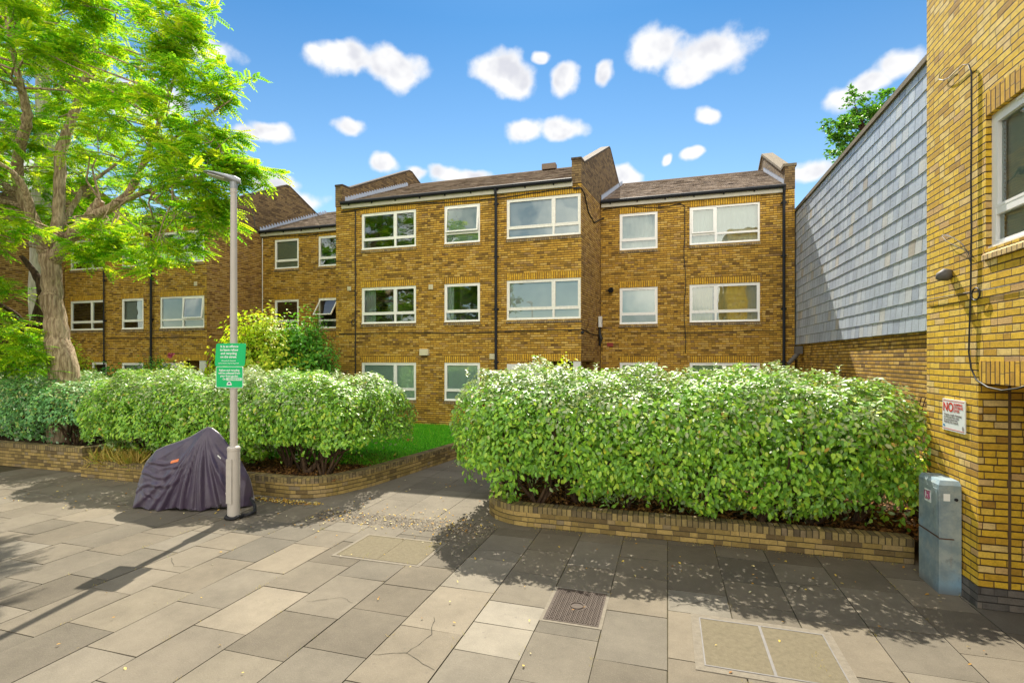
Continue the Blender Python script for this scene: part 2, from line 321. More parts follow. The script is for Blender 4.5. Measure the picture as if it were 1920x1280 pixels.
# ---------------------------------------------------------------- mesh helpers
def wloc(o):
    v = o.location.copy()
    while o.parent: o = o.parent; v += o.location
    return v
class MB:
    def __init__(s, swap=False): s.v = []; s.f = []; s.uv = []; s.swap = swap; s.tone = []
    def face(s, pts, uv=None, tone=None):
        i = len(s.v); pts = [Vector(p) for p in pts]; s.v += pts; s.f.append(list(range(i, i+len(pts))))
        if uv is None:
            n = Vector((0, 0, 0))
            for k in range(len(pts)):
                a, b = pts[k], pts[(k+1) % len(pts)]
                n += Vector(((a.y-b.y)*(a.z+b.z), (a.z-b.z)*(a.x+b.x), (a.x-b.x)*(a.y+b.y)))
            n.normalize() if n.length > 1e-12 else None
            if abs(n.z) > .8: uv = [(p.x, p.y) for p in pts]
            else:
                h = Vector((-n.y, n.x, 0)); h.normalize(); uv = [(p.dot(h), p.z) for p in pts]
            if s.swap: uv = [(b, a) for a, b in uv]
        s.uv.append(uv); s.tone.append(tone)
    def box(s, x0, x1, y0, y1, z0, z1, skip=''):
        if x0 > x1: x0, x1 = x1, x0
        if y0 > y1: y0, y1 = y1, y0
        P = lambda a, b, c: (a, b, c)
        if 'f' not in skip: s.face([P(x0,y0,z0), P(x1,y0,z0), P(x1,y0,z1), P(x0,y0,z1)])
        if 'k' not in skip: s.face([P(x1,y1,z0), P(x0,y1,z0), P(x0,y1,z1), P(x1,y1,z1)])
        if 'l' not in skip: s.face([P(x0,y1,z0), P(x0,y0,z0), P(x0,y0,z1), P(x0,y1,z1)])
        if 'r' not in skip: s.face([P(x1,y0,z0), P(x1,y1,z0), P(x1,y1,z1), P(x1,y0,z1)])
        if 't' not in skip: s.face([P(x0,y0,z1), P(x1,y0,z1), P(x1,y1,z1), P(x0,y1,z1)])
        if 'b' not in skip: s.face([P(x0,y1,z0), P(x1,y1,z0), P(x1,y0,z0), P(x0,y0,z0)])
    def obox(s, c, ax, ay, az, hx, hy, hz):
        """box with free axes"""
        c = Vector(c); A = [Vector(ax)*hx, Vector(ay)*hy, Vector(az)*hz]
        q = lambda i, j, k: c + A[0]*i + A[1]*j + A[2]*k
        for f in ([(-1,-1,-1),(1,-1,-1),(1,-1,1),(-1,-1,1)], [(1,1,-1),(-1,1,-1),(-1,1,1),(1,1,1)], [(-1,1,-1),(-1,-1,-1),(-1,-1,1),(-1,1,1)],
                  [(1,-1,-1),(1,1,-1),(1,1,1),(1,-1,1)], [(-1,-1,1),(1,-1,1),(1,1,1),(-1,1,1)], [(-1,1,-1),(1,1,-1),(1,-1,-1),(-1,-1,-1)]):
            s.face([q(*k) for k in f])
    def tube(s, pts, r, n=8, caps=True, ell=None):
        pts = [Vector(p) for p in pts]; rr = r if hasattr(r, '__len__') else [r]*len(pts)
        base = len(s.v); up = None; acc = 0
        for i, p in enumerate(pts):
            d = (pts[min(i+1, len(pts)-1)] - pts[max(i-1, 0)]).normalized()
            if up is None: up = Vector((0, 0, 1)) if abs(d.z) < .9 else Vector((1, 0, 0))
            sx = d.cross(up).normalized(); up = sx.cross(d).normalized()
            for k in range(n):
                a = 2*math.pi*k/n; s.v.append(p + sx*(math.cos(a)*rr[i]) + up*(math.sin(a)*rr[i]))
        for i in range(len(pts)-1):
            for k in range(n):
                a = base+i*n+k; b = base+i*n+(k+1) % n
                s.f.append([a, b, b+n, a+n]); s.uv.append([(0, 0)]*4); s.tone.append(None)
        if caps:
            s.f.append([base+k for k in range(n)][::-1]); s.uv.append([(0, 0)]*n); s.tone.append(None)
            e = base+(len(pts)-1)*n; s.f.append([e+k for k in range(n)]); s.uv.append([(0, 0)]*n); s.tone.append(None)
    def lathe(s, c, prof, n=20):
        c = Vector(c); base = len(s.v)
        for r, z in prof:
            for k in range(n):
                a = 2*math.pi*k/n; s.v.append(c+Vector((r*math.cos(a), r*math.sin(a), z)))
        for i in range(len(prof)-1):
            for k in range(n):
                a = base+i*n+k; b = base+i*n+(k+1) % n
                s.f.append([a, b, b+n, a+n]); s.uv.append([(0, 0)]*4); s.tone.append(None)
        e = base+(len(prof)-1)*n
        s.f.append([e+k for k in range(n)]); s.uv.append([(0, 0)]*n); s.tone.append(None)
    def grid(s, fn, nu, nv, close=False):
        base = len(s.v)
        for i in range(nu+1):
            for j in range(nv+1): s.v.append(Vector(fn(i/nu, j/nv)))
        for i in range(nu):
            for j in range(nv):
                a = base+i*(nv+1)+j; s.f.append([a, a+nv+1, a+nv+2, a+1])
                s.uv.append([(i/nu, j/nv), ((i+1)/nu, j/nv), ((i+1)/nu, (j+1)/nv), (i/nu, (j+1)/nv)]); s.tone.append(None)
    def build(s, name, m, parent=None, smooth=False, origin=None, bevel=0):
        me = bpy.data.meshes.new(name)
        o0 = Vector(origin) if origin else Vector((0, 0, 0))
        me.from_pydata([tuple(p-o0) for p in s.v], [], s.f)
        ul = me.uv_layers.new(name='UVMap')
        flat = [c for f in s.uv for p in f for c in p]
        ul.data.foreach_set('uv', flat)
        if any(t is not None for t in s.tone):
            at = me.attributes.new('tone', 'FLOAT_COLOR', 'FACE')
            at.data.foreach_set('color', [c for t in s.tone for c in (*(t or (.3, .3, .3)), 1)])
        me.materials.append(m if not isinstance(m, str) else M[m])
        if smooth: me.polygons.foreach_set('use_smooth', [True]*len(me.polygons))
        me.update()
        o = bpy.data.objects.new(name, me); S.collection.objects.link(o)
        if origin: o.location = o0
        if parent: o.parent = parent
        if parent: o.location = o0 - wloc(parent)
        if bevel:
            b = o.modifiers.new('bevel', 'BEVEL'); b.width = bevel; b.segments = 2; b.limit_method = 'ANGLE'
        return o
def thing(name, label, cat, loc=(0, 0, 0), group=None, kind=None):
    o = bpy.data.objects.new(name, None); S.collection.objects.link(o); o.location = loc; o.empty_display_size = .2
    return tag(o, label, cat, group, kind)
def tag(o, label=None, cat=None, group=None, kind=None):
    if label: o['label'] = label
    if cat: o['category'] = cat
    if group: o['group'] = group
    if kind: o['kind'] = kind
    return o

def scatter(name, tv, tf, P, X, Y, Z, sc, m, parent=None, smooth=False, origin=None):
    """many copies of a little template (leaf, blade) in one mesh, numpy only"""
    tv = np.asarray(tv, float); P = np.asarray(P, float); n = len(P); k = len(tv)
    if n == 0: return None
    sc = np.broadcast_to(np.asarray(sc, float), (n,))[:, None, None]
    V = P[:, None, :] + sc*(tv[None, :, 0, None]*X[:, None, :] + tv[None, :, 1, None]*Y[:, None, :] + tv[None, :, 2, None]*Z[:, None, :])
    loops1 = np.concatenate([np.asarray(f) for f in tf]); ln = np.array([len(f) for f in tf])
    loops = (loops1[None, :] + (np.arange(n)*k)[:, None]).ravel()
    tot = np.tile(ln, n); st = np.concatenate([[0], np.cumsum(tot)[:-1]])
    if origin is not None: V = V - np.asarray(origin)
    elif parent is not None: V = V - np.asarray(wloc(parent))
    me = bpy.data.meshes.new(name)
    me.vertices.add(n*k); me.vertices.foreach_set('co', V.ravel())
    me.loops.add(len(loops)); me.loops.foreach_set('vertex_index', loops.astype(np.int32))
    me.polygons.add(len(tot)); me.polygons.foreach_set('loop_start', st.astype(np.int32)); me.polygons.foreach_set('loop_total', tot.astype(np.int32))
    if smooth: me.polygons.foreach_set('use_smooth', np.ones(len(tot), bool))
    me.materials.append(M[m]); me.update(calc_edges=True); me.validate()
    o = bpy.data.objects.new(name, me); S.collection.objects.link(o)
    if parent: o.parent = parent
    if origin is not None: o.location = Vector(origin) - (wloc(parent) if parent else Vector((0, 0, 0)))
    return o
def nrm(a): return a/np.maximum(np.linalg.norm(a, axis=1, keepdims=True), 1e-9)
def frames(Z, Yhint):
    """X, Y, Z from wanted normal Z and wanted length direction"""
    Z = nrm(Z); Y = Yhint - (Yhint*Z).sum(1, keepdims=True)*Z; Y = nrm(Y); X = np.cross(Y, Z); return X, Y, Z
LEAF_V = [(0,0,0), (0,.55,-.05), (0,1,-.16), (-.20,.20,.05), (-.27,.56,.045), (.20,.20,.05), (.27,.56,.045)]
LEAF_F = [(0,1,4,3), (1,2,4), (0,5,6,1), (1,6,2)]
BLADE_V = [(-.04,0,0), (.04,0,0), (.03,.6,.06), (-.03,.6,.06), (0,1,.2)]
BLADE_F = [(0,1,2,3), (3,2,4)]
def frond_template(npair=7, L=1.0, lw=.12, ll=.27):
    V = []; F = []
    for i in range(npair+1):
        t = .12+.88*i/npair; y = t*L; z = -.22*t*t
        V.append((0, y, z)); r = len(V)-1; V.append((.012, y, z))
        if i < npair:
            F.append((r, r+1, r+1+ (1 if i == 0 else 0)+0)) if False else None
    rach = [i*2 for i in range(npair+1)]
    for i in range(npair): F.append((rach[i], rach[i]+1, rach[i+1]+1, rach[i+1]))
    for i in range(npair):
        t = .12+.88*i/npair; y = t*L; z = -.22*t*t; s_ = ll*(1-.35*abs(t-.5))
        for sg in (-1, 1):
            b = len(V); dx, dy = sg*.90, .42
            V += [(sg*dx*sg*0+dx*s_*.5-dy*lw*sg*.5, y+dy*s_*.5+.9*lw*.5, z-.01), (dx*s_, y+dy*s_, z-.06), (dx*s_*.5+dy*lw*sg*.5, y+dy*s_*.5-.9*lw*.5, z-.02)]
            F.append((rach[i], b, b+1, b+2) if sg > 0 else (rach[i], b+2, b+1, b))
    b = len(V); y = L; z = -.22
    V += [(-lw*.5, y+ll*.45, z-.04), (0, y+ll*.9, z-.1), (lw*.5, y+ll*.45, z-.04)]
    F.append((rach[-1], b+2, b+1, b))
    return V, F
FR_V, FR_F = frond_template()

# ================================================================ GROUND
mb = MB(); mb.face([(-400,-400,-.16), (400,-400,-.16), (400,400,-.16), (-400,400,-.16)])
tag(mb.build('ground', 'earth'), kind='structure')
mb = MB(); mb.face([(-80,-11,-.12), (60,-11,-.12), (60,-3.2,-.12), (-80,-3.2,-.12)])
tag(mb.build('road', 'asphalt'), kind='structure')
mb = MB(); mb.box(-80, 60, -3.2, -2.9, -.15, .0, 'b'); tag(mb.build('kerb', 'conc'), kind='structure')

def tone_pick():
    r = random.random()
    base = (.147, .126, .093)
    k = random.uniform(.80, 1.16)
    if r < .12: k *= .80
    if r > .90: k *= 1.22
    w_ = random.uniform(-.025, .02)
    return (base[0]*k*(1+w_), base[1]*k, base[2]*k*(1-1.5*w_))
SPECIAL = [(-1.86, 4.85, -1.2, 5.1, (.235, .21, .165)), (-1.86, 4.4, -1.2, 4.6, (.225, .20, .155)), (-5.7, 3.9, -5.0, 4.1, (.17, .145, .104)), (-.02, 5.6, .62, 6.0, (.165, .147, .115)),
           (-2.5, 6.4, -1.84, 6.9, (.16, .14, .11)), (-1.2, 6.5, -.6, 6.7, (.155, .136, .105)), (-3.75, 3.0, -3.2, 3.2, (.165, .142, .104)), (-4.4, 3.0, -3.9, 3.3, (.155, .133, .099)),
           (2.2, 3.7, 2.5, 4.3, (.215, .19, .145)), (-.7, 3.4, -.2, 3.6, (.15, .13, .095))]
edges = [-14.6,-13.95,-13.3,-12.7,-12.05,-11.4,-10.8,-10.2,-9.55,-8.95,-8.35,-7.7,-7.1,-6.5,-5.87+.0,-5.66+.0,-5.04,-4.43,-3.8,-3.15,-2.5,-1.84,-1.22,-.61,0,.62,1.24,1.86,2.47,3.06,3.7,4.3,4.95]
edges.remove(-5.87)
edges[edges.index(-6.5)] = -6.28; edges[edges.index(-7.1)] = -6.9; edges[edges.index(-7.7)] = -7.55; edges[edges.index(-8.35)] = -8.2
FIX = {-1.84: [2.4, 3.3, 4.24, 4.74, 5.21, 6.0, 6.75, 7.45, 8.4], -5.66: [1.9, 2.7, 3.56, 4.41, 5.3, 6.1, 6.85, 7.5, 8.4], 0: [2.3, 3.2, 4.0, 4.66, 5.54, 6.05, 6.9, 7.5, 8.4]}
mb = MB()
def slab(mb, x0, x1, y0, y1, z, tone, gap=.005, dep=.012):
    j = lambda: random.uniform(-.002, .002)
    zz = [z+random.uniform(-.003, .003) for _ in range(4)]
    a = [(x0+gap+j(), y0+gap+j(), zz[0]), (x1-gap+j(), y0+gap+j(), zz[1]), (x1-gap+j(), y1-gap+j(), zz[2]), (x0+gap+j(), y1-gap+j(), zz[3])]
    mb.face(a, tone=tone)
    for k in range(4):
        p, q = a[k], a[(k+1) % 4]
        mb.face([(p[0], p[1], z-dep), (q[0], q[1], z-dep), q, p], tone=tuple(x*.8 for x in tone))
for x0, x1 in zip(edges[:-1], edges[1:]):
    if x0 in FIX: cuts = FIX[x0]
    else:
        cuts = [random.uniform(-.6, .2)]
        while cuts[-1] < 8.6: cuts.append(cuts[-1] + random.choice([.6, .75, .9, .9, .9]))
    for y0, y1 in zip(cuts[:-1], cuts[1:]):
        y1 = min(y1, 8.5)
        if y1-y0 < .05: continue
        t_ = tone_pick(); cx, cy = (x0+x1)/2, (y0+y1)/2
        for (a, b, c, d, tt) in SPECIAL:
            if a <= cx <= c and b-.45 <= cy <= d+.2 and y0 <= (b+d)/2 <= y1: t_ = tt
        slab(mb, x0, x1, y0, y1, 0, t_)
def crack(pts, w_=.004):
    P = []
    for a, b in zip(pts[:-1], pts[1:]):
        for k in range(5): t = k/5; P.append((a[0]+(b[0]-a[0])*t+random.gauss(0, .008), a[1]+(b[1]-a[1])*t+random.gauss(0, .008)))
    P.append(pts[-1])
    for a, b in zip(P[:-1], P[1:]):
        d_ = Vector((b[0]-a[0], b[1]-a[1], 0)).normalized(); n_ = Vector((-d_.y, d_.x, 0))*w_*random.uniform(.3, .8)
        A, B_ = Vector((*a, .0042)), Vector((*b, .0042)); mb.face([A-n_, B_-n_, B_+n_, A+n_], tone=(.03, .026, .018))
for pts in ([(-2.48, 3.95), (-2.2, 4.05), (-1.86, 3.9)], [(-2.2, 4.05), (-2.12, 4.4), (-2.25, 4.7)], [(.02, 5.62), (.3, 5.8), (.6, 6.03)], [(-2.49, 6.5), (-2.1, 6.62), (-1.86, 6.55)], [(-6.2, 5.1), (-5.9, 4.9), (-5.7, 4.95)], [(1.3, 6.3), (1.5, 6.6), (1.8, 6.7)], [(-3.7, 4.6), (-3.4, 4.8), (-3.2, 4.72)]): crack(pts)
tag(mb.build('pavement', 'slab'), kind='structure')
mb = MB(); mb.face([(-80,-2.9,-.0121), (60,-2.9,-.0121), (60,8.5,-.0121), (-80,8.5,-.0121)])
tag(mb.build('pavement_bedding', 'joint'), kind='structure')
# garden path through the gap
mb = MB()
y = 7.48
while y < 16.2:
    y1 = min(y+random.choice([.75, .9, .9]), 16.2)
    for a, b in ((-6.1, -5.0), (-5.0, -4.3), (-4.3, -3.6), (-3.6, -2.9), (-2.9, -2.0)):
        k = random.uniform(.86, 1.08); slab(mb, a, b, y, y1, .006, (.158*k, .137*k, .103*k), .003)
    y = y1
tag(mb.build('path', 'slab'), kind='structure')
mb = MB(); mb.face([(-6.4,7.48,-.006), (-1.9,7.48,-.006), (-1.9,16.2,-.006), (-6.4,16.2,-.006)]); tag(mb.build('path_bedding', 'joint'), kind='structure')
# pebble strip between pavement and path
tv = [(-.5,-.35,0), (0,-.5,0), (.5,-.3,0), (.5,.3,0), (0,.5,0), (-.5,.35,0), (0,0,.45)]
tf = [(i, (i+1) % 6, 6) for i in range(6)]
n = 2600; P = np.c_[rng.uniform(-5.6, -2.5, n), rng.uniform(7.02, 7.5, n), np.full(n, .002)]
ang = rng.uniform(0, 6.28, n); X = np.c_[np.cos(ang), np.sin(ang), 0*ang]; Y = np.c_[-np.sin(ang), np.cos(ang), 0*ang]; Z = np.tile([0, 0, 1.], (n, 1))
M['pebble'] = tile_mat('pebble', [(0, (.06, .05, .038)), (.5, (.12, .10, .07)), (1, (.20, .17, .12))])
tag(scatter('pebble_strip', tv, tf, P, X, Y, Z, rng.uniform(.02, .045, n), 'pebble', smooth=True), 'strip of small grey pebbles set across the mouth of the garden path', 'pebbles', kind='stuff')

# ================================================================ BUILDINGS
def wall_holes(mb, p0, p1, z0, z1, holes, depth=.10, base=0.0):
    """vertical wall from p0 to p1 (outside on the right-hand side of travel), holes = (s0,s1,z0,z1); reveals go inwards"""
    p0 = Vector((p0[0], p0[1], 0)); p1 = Vector((p1[0], p1[1], 0)); L = (p1-p0).length; d = (p1-p0)/L
    nrmv = Vector((d.y, -d.x, 0))
    xs = sorted({0, L, *[h[0] for h in holes], *[h[1] for h in holes]}); zs = sorted({z0, z1, *[h[2] for h in holes], *[h[3] for h in holes]})
    xs = [x for x in xs if 0 <= x <= L]; zs = [z for z in zs if z0 <= z <= z1]
    at = lambda s_, z, o=0: p0 + d*s_ - nrmv*o + Vector((0, 0, z))
    for i in range(len(xs)-1):
        for j in range(len(zs)-1):
            cx, cz = (xs[i]+xs[i+1])/2, (zs[j]+zs[j+1])/2
            if any(h[0] < cx < h[1] and h[2] < cz < h[3] for h in holes): continue
            mb.face([at(xs[i], zs[j]), at(xs[i+1], zs[j]), at(xs[i+1], zs[j+1]), at(xs[i], zs[j+1])])
    for (a, b, c, e) in holes:
        mb.face([at(a, c), at(a, e), at(a, e, depth), at(a, c, depth)]); mb.face([at(b, e), at(b, c), at(b, c, depth), at(b, e, depth)])
        mb.face([at(a, e), at(b, e), at(b, e, depth), at(a, e, depth)]); mb.face([at(b, c), at(a, c), at(a, c, depth), at(b, c, depth)])

def window(par, O, d, nv, x0, x1, z0, z1, kind='two', sillm='sillbrick', split=.62, content='dark', frame='white', tilt=None, low=True, sill=True, lintel=True, label=None, deep=.055, lin_h=.225):
    """one window: frame mesh, with panes, sill, lintel and curtain as sub-parts. O = wall origin, d along the wall, nv outward"""
    O = Vector(O); d = Vector(d); nv = Vector(nv); up = Vector((0, 0, 1))
    P = lambda x, z, o=0: O + d*x + nv*o + up*z
    f = MB(); fw, ft = .068, .035
    def bar(xa, xb, za, zb, o=-deep, t=ft): f.obox(P((xa+xb)/2, (za+zb)/2, o), d, nv, up, (xb-xa)/2, t, (zb-za)/2)
    bar(x0, x0+fw, z0, z1); bar(x1-fw, x1, z0, z1); bar(x0+fw, x1-fw, z1-fw, z1); bar(x0+fw, x1-fw, z0, z0+fw)
    zt = z0 + (z1-z0)*.27
    cells = []
    xm = [x0+fw, x1-fw]
    if kind == 'two':
        m_ = x0+(x1-x0)*split; bar(m_-.035, m_+.035, z0+fw, z1-fw, t=ft+.002); cols_ = [(x0+fw, m_-.035), (m_+.035, x1-fw)]
    else: cols_ = [(x0+fw, x1-fw)]
    for (a, b) in cols_:
        if low:
            bar(a, b, zt-.035, zt+.035, t=ft-.003); cells += [(a, b, zt+.035, z1-fw, True), (a, b, z0+fw, zt-.035, False)]
        else: cells.append((a, b, z0+fw, z1-fw, True))
    for (a, b, c, e, topc) in cells:      # slim sash bead round the opening lights
        if topc and tilt is None:
            for q in ((a, a+.028, c, e), (b-.028, b, c, e), (a+.028, b-.028, e-.028, e), (a+.028, b-.028, c, c+.028)): bar(*q, o=-deep+.012, t=ft-.012)
    # drip bar on the sill of the frame and trickle vent
    f.obox(P((x0+x1)/2, z0+.012, -deep+.045), d, nv, up, (x1-x0)/2, .022, .012)
    f.obox(P(x0+(x1-x0)*(.31 if kind == 'two' else .5), z1-.025, -deep+ft+.008), d, nv, up, .17, .008, .011)
    fo = f.build('window', frame, par)
    if label: fo['label'] = label
    for i, (a, b, c, e, topc) in enumerate(cells):
        g = MB()
        if topc and tilt and i in tilt:
            ang = tilt[i]; hz = e; ln = e-c
            q = lambda x, t: P(x, hz-math.cos(ang)*t, -deep+.02+math.sin(ang)*t)
            cs = MB(); dn = (q(a, 1)-q(a, 0)).normalized(); ou = dn.cross(d).normalized()
            for (xa, xb, ta, tb) in ((a, a+.045, 0, ln), (b-.045, b, 0, ln), (a+.045, b-.045, 0, .045), (a+.045, b-.045, ln-.045, ln)):
                cs.obox((q(xa, ta)+q(xb, tb))/2, d, ou, dn, (xb-xa)/2, .022, (tb-ta)/2)
            cs.build('casement', frame, fo)
            g.face([q(a+.04, ln-.04), q(b-.04, ln-.04), q(b-.04, .04), q(a+.04, .04)])
        else: g.face([P(a-.005, c-.005, -deep), P(b+.005, c-.005, -deep), P(b+.005, e+.005, -deep), P(a-.005, e+.005, -deep)])
        g.build('pane', 'glass', fo)
    if sill:
        sm_ = MB(swap=True); z_s = z0-.11
        L0, L1 = x0-.02, x1+.02; zo, po = z0-.06, .028
        for A in ([P(L0, zo, po), P(L1, zo, po), P(L1, z0+.006, -.05), P(L0, z0+.006, -.05)], [P(L0, z_s, po), P(L1, z_s, po), P(L1, zo, po), P(L0, zo, po)], [P(L0, z_s, -.001), P(L1, z_s, -.001), P(L1, z_s, po), P(L0, z_s, po)],
                  [P(L0, z_s, -.001), P(L0, z_s, po), P(L0, zo, po), P(L0, z0, -.001)], [P(L1, z_s, po), P(L1, z_s, -.001), P(L1, z0, -.001), P(L1, zo, po)]): sm_.face(A)
        so = sm_.build('sill', sillm, fo)
    if lintel:
        lm = MB(swap=True); lm.obox(P((x0+x1)/2, z1+lin_h/2+.002, -.02), d, nv, up, (x1-x0)/2+.0, .0235, lin_h/2); lm.build('lintel', 'soldier', fo)
    # what stands behind the glass
    zb0, zb1 = z0+.03, z1-.03
    def sheet(xa, xb, m_, name, amp=.02, freq=9, off=.13, za=zb0, zb=zb1):
        cm = MB(); nn = max(8, int((xb-xa)*freq*6))
        cm.grid(lambda i, j: P(xa+(xb-xa)*i, za+(zb-za)*j, -deep-off+amp*math.sin(i*(xb-xa)*freq*6.28+j*.4)+amp*.6*math.sin(i*(xb-xa)*freq*2.3+1)), nn, 3)
        cm.build(name, m_, fo, smooth=True)
    w_ = x1-x0
    if content == 'curtains':
        sheet(x0+.03, x0+w_*.22, 'net', 'curtain'); sheet(x1-w_*.06, x1-.02, 'net', 'curtain')
    elif content == 'net': sheet(x0+.03, x1-.03, 'net', 'curtain', .016, 6)
    elif content == 'vblind':
        k = int(w_/.17)
        bm_ = MB()
        for i in range(k+1):
            xc = x0+.05+(w_-.1)*i/k; bm_.obox(P(xc, (zb0+zb1)/2, -deep-.07-.006*(i%2)), d, nv, up, .088, .002, (zb1-zb0)/2)
        bm_.build('blind', 'vblind', fo)
    elif content in ('frost', 'frost2', 'paleblind', 'darkblind'):
        bm_ = MB(); bm_.obox(P((x0+x1)/2, (zb0+zb1)/2, -deep-.05), d, nv, up, w_/2-.02, .004, (zb1-zb0)/2); bm_.build('blind', content, fo)
    elif content == 'slatblind':
        bm_ = MB(); z = zb0
        while z < zb1: bm_.obox(P((x0+x1)/2, z, -deep-.06), d, (nv*.25+up*.968), (up*.25-nv*.968), w_/2-.03, .025, .0015); z += .045
        bm_.build('blind', 'whiteblind', fo)
    elif content == 'halfblind':
        bm_ = MB(); bm_.obox(P((x0+x1)/2, (zt+zb1)/2, -deep-.08), d, nv, up, w_/2-.02, .004, (zb1-zt)/2); bm_.build('blind', 'paleblind', fo)
    elif content == 'gold':
        sheet(x0+.03, x0+w_*.34, 'goldnet', 'curtain'); sheet(x0+w_*.42, x1-.03, 'goldnet', 'curtain', .03, 4)
    return fo

TOP = [7.84, 5.16, 2.46]; WH = 1.31; EAVE = 8.2
def tiles(mb, x0f, x1f, yA, zA, yB, zB, tw=.27, ex=.17, th=.016):
    """sloping field of lapped tiles between x0f(y) and x1f(y) from the eave (yA,zA) up to (yB,zB)"""
    L = math.hypot(yB-yA, zB-zA); sy, sz = (yB-yA)/L, (zB-zA)/L; n = int(L/ex)
    for r_ in range(n+1):
        t0 = r_*ex; t1 = min(t0+ex*1.25, L)
        ya, za = yA+sy*t0-sz*th, zA+sz*t0+sy*th; yb, zb = yA+sy*t1, zA+sz*t1+.001
        xa, xb = x0f(yA+sy*t0), x1f(yA+sy*t0)
        x = xa-(tw*.5 if r_ % 2 else 0)-random.uniform(0, .03)
        while x < xb:
            q0, q1 = max(x+.003, xa), min(x+tw-.003, xb)
            if q1-q0 > .02:
                dz = random.uniform(0, .010); dt = random.uniform(-.006, .006)
                mb.face([(q0, ya+dt, za+dz), (q1, ya+dt, za+dz), (q1, yb, zb), (q0, yb, zb)])
                mb.face([(q0, ya+dt, za+dz-.014), (q1, ya+dt, za+dz-.014), (q1, ya+dt, za+dz), (q0, ya+dt, za+dz)])
            x += tw

